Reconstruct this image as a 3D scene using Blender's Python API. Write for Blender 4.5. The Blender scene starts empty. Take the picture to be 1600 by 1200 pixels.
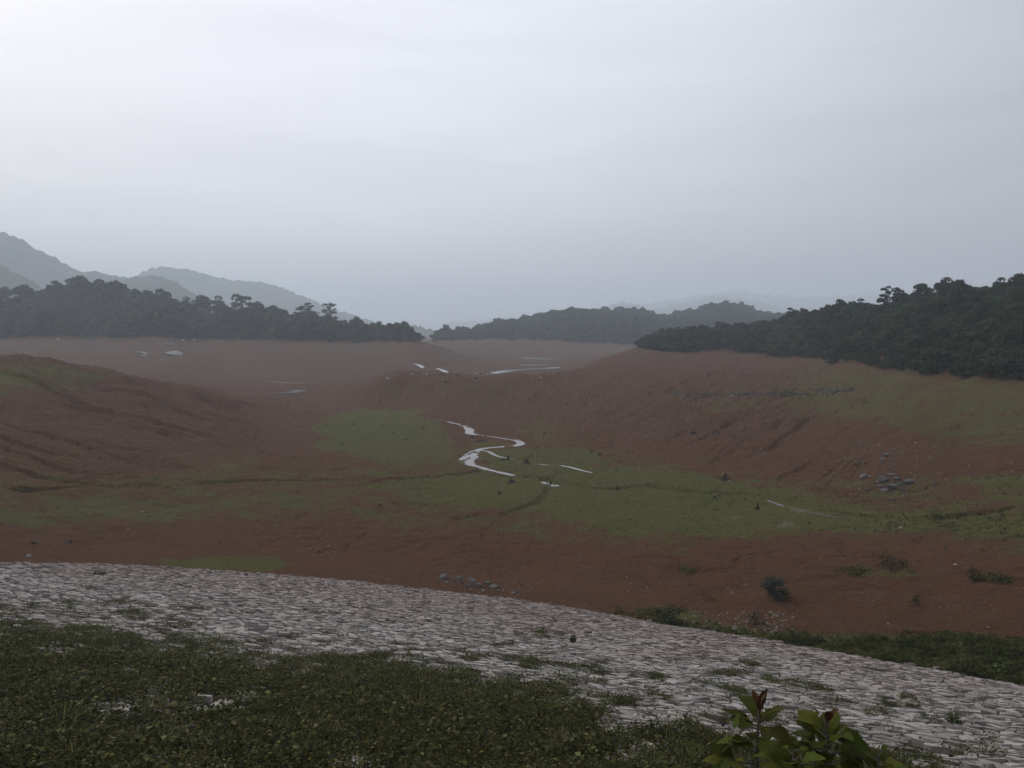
import bpy, bmesh, math, random
import numpy as np
from mathutils import Vector, Euler, Matrix

random.seed(7)
rng = np.random.default_rng(11)
R = math.radians
scene = bpy.context.scene

# ---------------------------------------------------------------- camera
CZ = 20.0                      # eye height above the datum; the valley floor lies near z = 2.7
F, HX, HY = 1200.0, 800.0, 516.0   # focal length and horizon of the photograph, in its pixels
cam_d = bpy.data.cameras.new('camera')
cam = bpy.data.objects.new('camera', cam_d)
scene.collection.objects.link(cam)
cam.location = (0, 0, CZ)
cam.rotation_euler = (R(90), 0, 0)
cam_d.sensor_width = 36.0
cam_d.lens = 36.0 * F / 1600.0
cam_d.shift_y = -(600 - HY) / 1600.0
cam_d.clip_start = 0.1
cam_d.clip_end = 30000
scene.camera = cam

# ---------------------------------------------------------------- overcast sky, weak veiled sun
SUN_EL, SUN_AZ = R(34), R(-45)          # azimuth from +Y, negative = left
sun_dir = Vector((math.sin(SUN_AZ) * math.cos(SUN_EL), math.cos(SUN_AZ) * math.cos(SUN_EL), math.sin(SUN_EL)))
world = bpy.data.worlds.new('World')
scene.world = world
world.use_nodes = True
nt = world.node_tree
nt.nodes.clear()
def N(tree, typ, **kw):
    n = tree.nodes.new(typ)
    for k, v in kw.items():
        if k.startswith('i_'):
            n.inputs[k[2:].replace('_', ' ')].default_value = v
        else:
            setattr(n, k, v)
    return n
def ramp(tree, stops, interp='LINEAR'):
    n = tree.nodes.new('ShaderNodeValToRGB')
    n.color_ramp.interpolation = interp
    el = n.color_ramp.elements
    while len(el) > 1:
        el.remove(el[0])
    el[0].position, el[0].color = stops[0][0], (*stops[0][1], 1)
    for p, c in stops[1:]:
        e = el.new(p)
        e.color = (*c, 1)
    return n
L = nt.links.new
tc = N(nt, 'ShaderNodeTexCoord')
sky = N(nt, 'ShaderNodeTexSky', sky_type='NISHITA', sun_disc=False, sun_elevation=SUN_EL,
        sun_rotation=SUN_AZ, dust_density=6.0, air_density=1.0)
sep = N(nt, 'ShaderNodeSeparateXYZ')
L(tc.outputs['Generated'], sep.inputs[0])
el = ramp(nt, [(0.0, (6.2, 6.35, 6.9)), (0.16, (7.9, 8.0, 8.6)), (0.34, (8.25, 8.4, 9.1)), (1.0, (8.9, 9.1, 9.8))], 'EASE')
L(sep.outputs['Z'], el.inputs[0])
dot = N(nt, 'ShaderNodeVectorMath', operation='DOT_PRODUCT')
L(tc.outputs['Generated'], dot.inputs[0])
dot.inputs[1].default_value = sun_dir
lobe = N(nt, 'ShaderNodeMapRange', interpolation_type='SMOOTHSTEP')
lobe.inputs['From Min'].default_value = 0.1
lobe.inputs['From Max'].default_value = 0.82
lobe.inputs['To Min'].default_value = 0.62
lobe.inputs['To Max'].default_value = 1.21
L(dot.outputs['Value'], lobe.inputs['Value'])
mp = N(nt, 'ShaderNodeMapping')
mp.inputs['Scale'].default_value = (2.2, 2.2, 17)
L(tc.outputs['Generated'], mp.inputs[0])
ns = N(nt, 'ShaderNodeTexNoise', i_Scale=1.3, i_Detail=5.0, i_Roughness=0.55, i_Distortion=0.4)
L(mp.outputs[0], ns.inputs['Vector'])
nr = N(nt, 'ShaderNodeMapRange')
nr.inputs['From Min'].default_value = 0.3
nr.inputs['From Max'].default_value = 0.7
nr.inputs['To Min'].default_value = 0.95
nr.inputs['To Max'].default_value = 1.04
L(ns.outputs['Fac'], nr.inputs['Value'])
m1 = N(nt, 'ShaderNodeMath', operation='MULTIPLY')
L(lobe.outputs[0], m1.inputs[0]); L(nr.outputs[0], m1.inputs[1])
sc_ = N(nt, 'ShaderNodeVectorMath', operation='SCALE')
L(el.outputs[0], sc_.inputs[0]); L(m1.outputs[0], sc_.inputs['Scale'])
mx = N(nt, 'ShaderNodeMix', data_type='RGBA')
mx.inputs['Factor'].default_value = 0.92
L(sky.outputs[0], mx.inputs['A']); L(sc_.outputs[0], mx.inputs['B'])
bg = N(nt, 'ShaderNodeBackground', i_Strength=0.1)
L(mx.outputs['Result'], bg.inputs['Color'])
wo = N(nt, 'ShaderNodeOutputWorld')
L(bg.outputs[0], wo.inputs[0])

sun_l = bpy.data.lights.new('sun', 'SUN')
sun_l.energy = 1.4
sun_l.angle = R(22)
sun_l.color = (1.0, 0.96, 0.9)
sun = bpy.data.objects.new('sun', sun_l)
scene.collection.objects.link(sun)
sun.rotation_euler = (-sun_dir).to_track_quat('-Z', 'Y').to_euler()

vs = scene.view_settings
vs.view_transform = 'Standard'
vs.look = 'None'
vs.gamma = 1.0
vs.exposure = 0.0
vs.use_curve_mapping = False
cy = scene.cycles
cy.use_denoising = True
cy.denoising_prefilter = 'ACCURATE'
cy.max_bounces = 5
cy.diffuse_bounces = 2
cy.glossy_bounces = 2
cy.transmission_bounces = 2
cy.volume_bounces = 2
cy.transparent_max_bounces = 4
cy.use_adaptive_sampling = True
cy.adaptive_threshold = 0.02

# ---------------------------------------------------------------- helpers
COL = scene.collection
def tag(o, label=None, cat=None, group=None, kind=None):
    if label: o['label'] = label
    if cat: o['category'] = cat
    if group: o['group'] = group
    if kind: o['kind'] = kind
    return o
def link(name, me, mat=None, parent=None, loc=None):
    o = bpy.data.objects.new(name, me)
    COL.objects.link(o)
    if mat is not None and me is not None and not me.materials:
        me.materials.append(mat)
    if parent is not None: o.parent = parent
    if loc is not None: o.location = loc
    return o
def empty(name, loc):
    return link(name, None, loc=loc)
def mesh_np(name, verts, faces, mat=None, smooth=False, attrs=None):
    """verts (n,3), faces (m,k) with one k; attrs: name -> (n,) floats"""
    me = bpy.data.meshes.new(name)
    verts = np.ascontiguousarray(verts, dtype=np.float32)
    faces = np.ascontiguousarray(faces, dtype=np.int32)
    m, k = faces.shape
    me.vertices.add(len(verts)); me.vertices.foreach_set('co', verts.ravel())
    me.loops.add(m * k); me.loops.foreach_set('vertex_index', faces.ravel())
    me.polygons.add(m)
    me.polygons.foreach_set('loop_start', np.arange(0, m * k, k, dtype=np.int32))
    if smooth:
        me.polygons.foreach_set('use_smooth', np.ones(m, dtype=bool))
    for a, v in (attrs or {}).items():
        at = me.attributes.new(a, 'FLOAT', 'POINT')
        at.data.foreach_set('value', np.ascontiguousarray(v, dtype=np.float32))
    me.update(calc_edges=True)
    if mat is not None: me.materials.append(mat)
    return me
# lattice noise, smooth, about -1..1
_T = rng.random((256, 256)) * 2 - 1
def vnoise(x, y):
    xi = np.floor(x).astype(int); yi = np.floor(y).astype(int)
    fx = x - xi; fy = y - yi
    fx = fx * fx * fx * (fx * (fx * 6 - 15) + 10); fy = fy * fy * fy * (fy * (fy * 6 - 15) + 10)
    a = _T[xi & 255, yi & 255]; b = _T[(xi + 1) & 255, yi & 255]
    c = _T[xi & 255, (yi + 1) & 255]; d = _T[(xi + 1) & 255, (yi + 1) & 255]
    return (a * (1 - fx) + b * fx) * (1 - fy) + (c * (1 - fx) + d * fx) * fy
def fbm(x, y, oct=4, gain=0.5):
    s = 0; a = 1.0; f = 1.0
    for i in range(oct):
        s = s + a * vnoise(x * f + 17.3 * i, y * f - 9.1 * i)
        a *= gain; f *= 2.03
    return s
def sstep(e0, e1, x):
    t = np.clip((x - e0) / (e1 - e0), 0, 1)
    return t * t * (3 - 2 * t)

# ---------------------------------------------------------------- materials
def new_mat(name):
    m = bpy.data.materials.new(name)
    m.use_nodes = True
    t = m.node_tree
    p = t.nodes['Principled BSDF']
    p.inputs['Specular IOR Level'].default_value = 0.03
    return m, t, p
def rgbmix(t, fac, a, b, blend='MIX'):
    n = t.nodes.new('ShaderNodeMix'); n.data_type = 'RGBA'; n.blend_type = blend
    for s, v in (('Factor', fac), ('A', a), ('B', b)):
        if isinstance(v, (int, float)): n.inputs[s].default_value = v
        elif isinstance(v, tuple): n.inputs[s].default_value = (*v, 1)
        else: t.links.new(v, n.inputs[s])
    return n.outputs['Result']
def noise_fac(t, scale, detail=4, rough=0.55, lo=0.35, hi=0.65, vec=None, dist=0.0):
    n = N(t, 'ShaderNodeTexNoise', i_Scale=scale, i_Detail=detail, i_Roughness=rough, i_Distortion=dist)
    if vec is not None: t.links.new(vec, n.inputs['Vector'])
    m = N(t, 'ShaderNodeMapRange')
    m.inputs['From Min'].default_value = lo; m.inputs['From Max'].default_value = hi
    t.links.new(n.outputs['Fac'], m.inputs['Value'])
    return m.outputs[0]
def math_(t, op, a, b=None, c=None, clamp=False):
    n = N(t, 'ShaderNodeMath', operation=op, use_clamp=clamp)
    for i, v in enumerate((a, b, c)):
        if v is None: continue
        if isinstance(v, (int, float)): n.inputs[i].default_value = v
        else: t.links.new(v, n.inputs[i])
    return n.outputs[0]
def attr(t, name):
    return N(t, 'ShaderNodeAttribute', attribute_name=name).outputs['Fac']

def mat_ground():
    m, t, p = new_mat('bare_reservoir_soil')
    pos = N(t, 'ShaderNodeNewGeometry').outputs['Position']
    n_big = noise_fac(t, 0.035, 5, 0.6, 0.35, 0.65, pos)
    n_mid = noise_fac(t, 0.35, 5, 0.65, 0.3, 0.7, pos)
    n_fine = noise_fac(t, 3.5, 5, 0.7, 0.3, 0.7, pos)
    mps = N(t, 'ShaderNodeMapping'); mps.inputs['Scale'].default_value = (0.12, 0.5, 0.9); mps.inputs['Rotation'].default_value = (0, 0, 0.25)
    t.links.new(pos, mps.inputs[0])
    n_str = noise_fac(t, 1.0, 6, 0.7, 0.32, 0.68, mps.outputs[0], 0.6)
    n_peb = noise_fac(t, 1.3, 8, 0.85, 0.52, 0.72, pos)
    soil = rgbmix(t, n_big, (0.114, 0.045, 0.021), (0.090, 0.052, 0.029))
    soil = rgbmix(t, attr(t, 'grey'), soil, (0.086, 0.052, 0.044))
    soil = rgbmix(t, math_(t, 'MULTIPLY', n_mid, 0.8), soil, (0.052, 0.025, 0.012))
    soil = rgbmix(t, math_(t, 'MULTIPLY', n_str, 0.8), soil, (0.066, 0.036, 0.020))
    soil = rgbmix(t, math_(t, 'MULTIPLY', n_fine, 0.5), soil, (0.146, 0.070, 0.037))
    soil = rgbmix(t, math_(t, 'MULTIPLY', n_peb, 0.75), soil, (0.135, 0.10, 0.082))
    # grass cover: soft mask broken by noise
    g = math_(t, 'ADD', attr(t, 'grass'), math_(t, 'MULTIPLY', math_(t, 'SUBTRACT', n_mid, 0.5), 0.8))
    g = math_(t, 'ADD', g, math_(t, 'MULTIPLY', math_(t, 'SUBTRACT', n_fine, 0.5), 0.7))
    mr = N(t, 'ShaderNodeMapRange', interpolation_type='SMOOTHSTEP')
    mr.inputs['From Min'].default_value = 0.30; mr.inputs['From Max'].default_value = 0.85
    t.links.new(g, mr.inputs['Value'])
    gcol = rgbmix(t, n_fine, (0.048, 0.054, 0.014), (0.112, 0.110, 0.034))
    gcol = rgbmix(t, math_(t, 'MULTIPLY', n_big, 0.5), gcol, (0.098, 0.080, 0.032))
    col = rgbmix(t, mr.outputs[0], soil, gcol)
    # pale silt
    s = math_(t, 'ADD', attr(t, 'silt'), math_(t, 'MULTIPLY', math_(t, 'SUBTRACT', n_mid, 0.5), 0.6))
    s = math_(t, 'ADD', s, math_(t, 'MULTIPLY', math_(t, 'SUBTRACT', n_fine, 0.5), 0.6))
    ms = N(t, 'ShaderNodeMapRange', interpolation_type='SMOOTHSTEP')
    ms.inputs['From Min'].default_value = 0.45; ms.inputs['From Max'].default_value = 0.95
    t.links.new(s, ms.inputs['Value'])
    col = rgbmix(t, ms.outputs[0], col, (0.17, 0.135, 0.10))
    t.links.new(col, p.inputs['Base Color'])
    p.inputs['Roughness'].default_value = 0.9
    b1 = N(t, 'ShaderNodeTexNoise', i_Scale=2.2, i_Detail=8.0, i_Roughness=0.7)
    t.links.new(pos, b1.inputs['Vector'])
    bp = N(t, 'ShaderNodeBump', i_Strength=1.0, i_Distance=0.55)
    t.links.new(b1.outputs['Fac'], bp.inputs['Height'])
    t.links.new(bp.outputs[0], p.inputs['Normal'])
    return m
def mat_stone(name, c1, c2, c3, vscale=3.0, rough=0.85, band=False):
    m, t, p = new_mat(name)
    pos = N(t, 'ShaderNodeNewGeometry')
    oi = N(t, 'ShaderNodeObjectInfo')
    rnd = math_(t, 'FRACT', math_(t, 'ADD', pos.outputs['Random Per Island'], oi.outputs['Random']))
    rp = ramp(t, [(0.0, c1), (0.45, c2), (0.8, c3), (1.0, tuple(min(1, x * 1.35) for x in c2))])
    t.links.new(rnd, rp.inputs[0])
    f = noise_fac(t, vscale, 6, 0.7, 0.3, 0.7, pos.outputs['Position'])
    big = noise_fac(t, 0.22, 4, 0.6, 0.35, 0.65, pos.outputs['Position'])
    c = rgbmix(t, math_(t, 'MULTIPLY', f, 0.5), rp.outputs[0], (0.10, 0.09, 0.085))
    c = rgbmix(t, math_(t, 'MULTIPLY', big, 0.4), c, (0.30, 0.295, 0.28) if band else (0.2, 0.195, 0.185))
    if band:      # the stones above the usual water line are bleached, those below stained by red silt
        zz = N(t, 'ShaderNodeSeparateXYZ'); t.links.new(pos.outputs['Position'], zz.inputs[0])
        zr = N(t, 'ShaderNodeMapRange', interpolation_type='SMOOTHSTEP')
        zr.inputs['From Min'].default_value = CZ - 12.5; zr.inputs['From Max'].default_value = CZ - 8.5
        t.links.new(math_(t, 'MULTIPLY_ADD', big, 1.6, zz.outputs['Z']), zr.inputs['Value'])
        c = rgbmix(t, 1.0, c, rgbmix(t, zr.outputs[0], (0.93, 0.85, 0.825), (1.02, 1.02, 1.0)), 'MULTIPLY')
    t.links.new(c, p.inputs['Base Color'])
    p.inputs['Roughness'].default_value = rough
    b = N(t, 'ShaderNodeTexNoise', i_Scale=9.0, i_Detail=6.0, i_Roughness=0.65)
    t.links.new(pos.outputs['Position'], b.inputs['Vector'])
    bp = N(t, 'ShaderNodeBump', i_Strength=0.6, i_Distance=0.04)
    t.links.new(b.outputs['Fac'], bp.inputs['Height'])
    t.links.new(bp.outputs[0], p.inputs['Normal'])
    return m
def mat_leaf(name, c1, c2, c3=None, trans=0.38, rough=0.6):
    m, t, p = new_mat(name)
    geo = N(t, 'ShaderNodeNewGeometry')
    oi = N(t, 'ShaderNodeObjectInfo')
    rp = ramp(t, [(0.0, c1), (0.7, c2), (1.0, c3 or c2)])
    t.links.new(geo.outputs['Random Per Island'], rp.inputs[0])
    hv0 = N(t, 'ShaderNodeHueSaturation')
    t.links.new(rp.outputs[0], hv0.inputs['Color'])
    v = math_(t, 'MULTIPLY_ADD', math_(t, 'POWER', oi.outputs['Random'], 1.6), 1.15, 0.5)
    t.links.new(v, hv0.inputs['Value'])
    t.links.new(math_(t, 'MULTIPLY_ADD', math_(t, 'FRACT', math_(t, 'MULTIPLY', oi.outputs['Random'], 7.3)), 0.07, 0.455), hv0.inputs['Hue'])
    mot = noise_fac(t, 45.0, 5, 0.7, 0.25, 0.75, geo.outputs['Position'])
    hv = N(t, 'ShaderNodeHueSaturation', i_Saturation=1.0)
    t.links.new(rgbmix(t, math_(t, 'MULTIPLY', mot, 0.45), hv0.outputs[0], (c1[0] * .5, c1[1] * .45, c1[2] * .4)), hv.inputs['Color'])
    t.links.new(hv.outputs[0], p.inputs['Base Color'])
    p.inputs['Roughness'].default_value = rough
    tr = N(t, 'ShaderNodeBsdfTranslucent')
    t.links.new(hv.outputs[0], tr.inputs['Color'])
    ms = N(t, 'ShaderNodeMixShader'); ms.inputs[0].default_value = trans
    t.links.new(p.outputs[0], ms.inputs[1]); t.links.new(tr.outputs[0], ms.inputs[2])
    t.links.new(ms.outputs[0], t.nodes['Material Output'].inputs['Surface'])
    return m
def mat_plain(name, c1, c2, scale=4.0, rough=0.85, bump=0.4, dist=0.03):
    m, t, p = new_mat(name)
    pos = N(t, 'ShaderNodeNewGeometry').outputs['Position']
    f = noise_fac(t, scale, 6, 0.65, 0.3, 0.7, pos)
    t.links.new(rgbmix(t, f, c1, c2), p.inputs['Base Color'])
    p.inputs['Roughness'].default_value = rough
    b = N(t, 'ShaderNodeTexNoise', i_Scale=scale * 3, i_Detail=6.0)
    t.links.new(pos, b.inputs['Vector'])
    bp = N(t, 'ShaderNodeBump', i_Strength=bump, i_Distance=dist)
    t.links.new(b.outputs['Fac'], bp.inputs['Height'])
    t.links.new(bp.outputs[0], p.inputs['Normal'])
    return m
def mat_water():
    m, t, p = new_mat('shallow_grey_water')
    p.inputs['Base Color'].default_value = (0.12, 0.11, 0.10, 1)
    p.inputs['Roughness'].default_value = 0.12
    p.inputs['IOR'].default_value = 1.33
    p.inputs['Specular IOR Level'].default_value = 0.5
    pos = N(t, 'ShaderNodeNewGeometry').outputs['Position']
    b = N(t, 'ShaderNodeTexNoise', i_Scale=1.6, i_Detail=3.0)
    t.links.new(pos, b.inputs['Vector'])
    bp = N(t, 'ShaderNodeBump', i_Strength=0.12, i_Distance=0.03)
    t.links.new(b.outputs['Fac'], bp.inputs['Height'])
    t.links.new(bp.outputs[0], p.inputs['Normal'])
    return m
M = dict(
    ground=mat_ground(),
    pave=mat_stone('pitched_dam_stone', (0.13, 0.112, 0.104), (0.265, 0.235, 0.22), (0.38, 0.345, 0.33), band=True),
    rock=mat_stone('grey_field_rock', (0.05, 0.043, 0.038), (0.08, 0.07, 0.062), (0.14, 0.125, 0.11)),
    wallrock=mat_stone('dark_rubble', (0.030, 0.028, 0.025), (0.055, 0.05, 0.045), (0.11, 0.10, 0.09)),
    pebble=mat_stone('pale_pebble', (0.07, 0.05, 0.042), (0.13, 0.105, 0.09), (0.30, 0.27, 0.24)),
    whiterock=mat_plain('pale_granite', (0.26, 0.25, 0.24), (0.42, 0.41, 0.40), 0.6, 0.85, 0.7, 0.3),
    darkrock=mat_plain('dark_wet_rock', (0.035, 0.03, 0.027), (0.075, 0.062, 0.055), 3.0),
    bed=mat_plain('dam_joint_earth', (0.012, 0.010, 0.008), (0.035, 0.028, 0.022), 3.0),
    water=mat_water(),
    moss=mat_leaf('weed_leaves', (0.017, 0.021, 0.005), (0.060, 0.064, 0.015), (0.20, 0.20, 0.08), 0.35, 0.5),
    grass=mat_leaf('grass_blades', (0.030, 0.040, 0.010), (0.064, 0.078, 0.022), (0.14, 0.155, 0.06)),
    greybush=mat_leaf('grey_green_leaves', (0.045, 0.065, 0.042), (0.11, 0.14, 0.10), (0.20, 0.23, 0.18)),
    bigleaf=mat_leaf('sapling_leaf', (0.056, 0.075, 0.012), (0.092, 0.112, 0.020), (0.13, 0.14, 0.03), 0.5, 0.5),
    redleaf=mat_leaf('young_red_leaf', (0.045, 0.028, 0.012), (0.062, 0.034, 0.015), (0.065, 0.046, 0.018), 0.3, 0.55),
    yellow=mat_leaf('yellowed_leaf', (0.22, 0.16, 0.03), (0.28, 0.20, 0.04), (0.2, 0.2, 0.06)),
    bark=mat_plain('grey_bark', (0.06, 0.052, 0.045), (0.12, 0.105, 0.09), 2.0),
    stump=mat_plain('weathered_dark_wood', (0.022, 0.018, 0.014), (0.05, 0.042, 0.034), 5.0),
    mountain=mat_plain('wooded_mountain', (0.035, 0.045, 0.03), (0.07, 0.08, 0.05), 0.02, 0.9, 1.0, 8.0),
    plain=mat_plain('distant_plain', (0.06, 0.055, 0.04), (0.10, 0.085, 0.06), 0.01),
    crown=mat_leaf('woodland_leaves', (0.010, 0.015, 0.007), (0.028, 0.038, 0.016), (0.055, 0.066, 0.028)),
    scrub=mat_leaf('scrub_leaves', (0.014, 0.023, 0.009), (0.038, 0.056, 0.021), (0.078, 0.102, 0.040)),
)

# ---------------------------------------------------------------- terrain control points
A = R(17)
SA, CA = math.sin(A), math.cos(A)
DE, DS = 3.0, 0.30             # the dam face lies DE below the eye at the camera, falling DS per metre
def dam_z(x, y):               # relative to the eye
    return -DE - DS * (x * SA + y * CA)
TOE = [(-1100, 862), (-300, 878), (0, 880), (200, 883), (350, 892), (550, 908), (700, 925), (800, 936), (900, 951), (1000, 970),
       (1100, 985), (1200, 1000), (1300, 1018), (1400, 1036), (1500, 1053), (1600, 1072), (1900, 1130), (2700, 1290)]
_tpx = np.array([p[0] for p in TOE], float)
_ttt = (_tpx - HX) / F
_tdep = (np.array([p[1] for p in TOE], float) - HY) / F
_ty = DE / (_tdep - DS * (_ttt * SA + CA))
def toe_y(px):
    return np.interp(px, _tpx, _ty)
CP = []
def P(px, py, Y): CP.append((px, math.log(Y), -(py - HY) / F * Y))
def Z(px, Y, z): CP.append((px, math.log(Y), z))
for px, y, dep in zip(_tpx, _ty, _tdep):
    CP.append((px, math.log(y), -dep * y))
for col in [
    (0, (850, 48), (800, 58), (750, 69), (700, 82), (650, 97), (600, 113), (560, 130)),
    (150, (850, 55), (800, 65), (750, 77), (700, 92), (650, 112), (610, 128), (579, 142)),
    (300, (850, 59), (800, 70), (750, 83), (700, 100), (650, 125), (608, 150)),
    (430, (850, 61), (800, 72), (750, 87), (700, 106), (660, 136), (640, 156), (630, 170)),
    (550, (850, 61.5), (780, 78), (700, 111), (655, 148), (635, 172)),
    (650, (650, 156), (700, 112), (780, 79), (850, 62)),
    (800, (900, 53.5), (850, 62), (800, 73), (750, 89), (700, 113), (665, 140), (650, 150), (620, 175), (584, 208)),
    (900, (900, 51.5), (850, 61), (800, 72.5), (750, 89), (690, 118), (660, 136), (620, 172), (592, 200)),
    (1000, (950, 42), (900, 49), (850, 59), (800, 71.5), (750, 88), (720, 100), (700, 109), (650, 138), (620, 160), (606, 172)),
    (1200, (950, 39), (900, 46), (850, 56), (800, 68), (750, 84), (720, 93), (680, 108), (640, 128), (614, 143)),
    (1400, (1000, 32), (950, 36.5), (900, 43), (850, 51), (800, 62), (770, 70), (740, 77), (700, 88), (650, 106), (610, 126), (580, 150)),
    (1600, (1000, 29.5), (950, 33.5), (900, 39), (850, 46), (800, 55), (760, 63), (700, 77), (650, 92), (610, 105), (595, 111)),
    (1900, (1000, 26), (900, 34), (800, 47), (700, 66), (620, 90)),
    (-300, (850, 38), (750, 55), (650, 78), (540, 110)),
]:
    for py, Y in col[1:]:
        P(col[0], py, Y)
P(200, 586, 145); P(100, 572, 138); P(350, 622, 152); P(500, 637, 175)
for Y, zs in ((190, {0: -9, 200: -12.5, 350: -15.5, 450: -17}), (245, {0: -13, 200: -15, 350: -16.6, 500: -17.2}),
              (300, {0: -9.8, 200: -14.2, 350: -16.2, 500: -16.6}), (240, {600: -15, 700: -14.6, 800: -14.8}),
              (290, {600: -17, 700: -17, 800: -17}), (340, {700: -16.6, 780: -17.3, 860: -17.3}),
              (400, {800: -17.3, 860: -17.3, 900: -16.5}), (460, {800: -17.2, 880: -17.2, 950: -15}),
              (330, {900: -16.3, 940: -14})):
    for px, z in zs.items(): Z(px, Y, z)
P(450, 610, 220); P(450, 597, 255); P(450, 570, 330); P(450, 545, 385)
P(0, 545, 350); P(150, 560, 325); P(150, 540, 385); P(300, 560, 325); P(300, 540, 392); P(600, 565, 340); P(600, 545, 395)
for px, py, Y in ((0, 528, 410), (150, 527, 420), (300, 529, 420), (450, 532, 420), (550, 533, 425), (650, 533, 430),
                  (690, 543, 420), (730, 560, 400), (770, 576, 350),
                  (890, 582, 215), (700, 585, 203), (620, 590, 198), (570, 610, 190), (530, 632, 181),
                  (700, 620, 175), (700, 645, 158), (620, 620, 185), (600, 645, 162),
                  (930, 568, 270), (960, 556, 280), (1000, 546, 290), (1000, 590, 195), (1000, 570, 235), (900, 580, 240),
                  (1100, 590, 190), (1100, 612, 155), (1100, 550, 275), (1200, 590, 180), (1200, 553, 250), (1300, 600, 150), (1300, 565, 195),
                  (830, 550, 520), (830, 540, 570), (830, 531, 620), (950, 535, 610), (700, 530, 610), (720, 540, 560)):
    P(px, py, Y)
for px, Y, z in ((1400, 170, -4), (1400, 200, 1.5), (1400, 225, 5.5), (1400, 280, 5), (1600, 130, -2), (1600, 155, 4), (1600, 180, 7.5), (1600, 240, 8),
                 (1500, 150, -3), (1500, 185, 5), (1500, 210, 7.5),
                 (1230, 270, -3.5), (1230, 295, 1.5), (1230, 340, 1), (1300, 215, -5), (1300, 245, 2.5), (1300, 300, 3), (1800, 105, -3), (1800, 150, 8), (2300, 80, -3), (2300, 140, 10),
                 (1050, 310, -6), (1050, 340, -3), (1050, 410, -5), (1150, 290, -5.5), (1150, 330, -2.5), (1150, 410, -5), (1005, 300, -7.5), (960, 340, -12), (1000, 410, -9),
                 (1000, 480, -13), (1200, 480, -8), (1400, 480, 2),
                 (690, 650, -8), (740, 700, -5), (800, 740, 3.5), (880, 780, 15), (930, 800, 17), (1000, 800, 13), (1050, 820, 8), (1100, 880, 19), (1145, 900, 25), (1200, 900, 14), (1280, 900, 3),
                 (880, 690, 2), (1000, 690, 0), (1145, 760, 6),
                 (700, 1000, -10), (900, 1100, 0), (1200, 1200, 0), (1600, 700, 0), (600, 1000, -12),
                 (0, 480, 15), (130, 490, 20), (250, 490, 13.5), (400, 485, 7.5), (500, 480, 2), (600, 470, -3.5), (650, 455, -6.3),
                 (-300, 490, 18), (-300, 300, -4), (-300, 400, 2), (-900, 300, 5), (-900, 60, -8), (-900, 120, 0), (-900, 600, 10),
                 (0, 580, 8), (250, 580, 6), (500, 570, -6), (620, 560, -13), (690, 500, -14),
                 (0, 1000, 0), (400, 1000, -4), (2300, 400, 6), (2300, 1000, 4),
                 (-900, 2500, 0), (0, 2500, 0), (800, 2500, -6), (1600, 2500, 0), (2500, 2500, 0),
                 (-900, 6500, 0), (800, 6500, 0), (2500, 6500, 0)):
    Z(px, Y, z)
CP = np.array(CP)
KX = 1 / 260.0
cu, cv, cz = CP[:, 0] * KX, CP[:, 1] * 1.25, CP[:, 2]
def tps(r2):
    return np.where(r2 > 1e-12, 0.5 * r2 * np.log(np.maximum(r2, 1e-12)), 0.0)
nC = len(CP)
Kmat = tps((cu[:, None] - cu[None]) ** 2 + (cv[:, None] - cv[None]) ** 2) + np.eye(nC) * 2e-4
Pm = np.stack([np.ones(nC), cu, cv], 1)
sol = np.linalg.solve(np.block([[Kmat, Pm], [Pm.T, np.zeros((3, 3))]]), np.concatenate([cz, np.zeros(3)]))
GX = np.concatenate([np.linspace(-1100, -200, 46)[:-1], np.linspace(-200, 1800, 961), np.linspace(1800, 2700, 46)[1:]])
GY = np.exp(np.concatenate([np.linspace(math.log(3), math.log(18), 20)[:-1], np.log(1 / np.linspace(1 / 18., 1 / 30., 60))[:-1], np.log(1 / np.linspace(1 / 30., 1 / 330., 520))[:-1], np.linspace(math.log(330), math.log(700), 80),
                            np.linspace(math.log(700), math.log(6000), 60)[1:]]))
nx, ny = len(GX), len(GY)
base = np.empty((ny, nx))
for j in range(ny):
    r2 = (GX[:, None] * KX - cu[None]) ** 2 + (math.log(GY[j]) * 1.25 - cv[None]) ** 2
    base[j] = tps(r2) @ sol[:nC] + sol[nC] + sol[nC + 1] * GX * KX + sol[nC + 2] * math.log(GY[j]) * 1.25
TT = (GX - HX) / F
XX = TT[None] * GY[:, None]
YY = np.repeat(GY[:, None], nx, 1)
ty = toe_y(GX)[None]
inside = YY < ty
under = dam_z(XX, YY) - np.clip((ty - YY) / 1.5, 0, 1) * 1.2
w = sstep(0.0, 0.12, np.log(YY / ty))
base = np.where(inside, under, base * w + (1 - w) * np.maximum(base, dam_z(XX, YY)))

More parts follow.
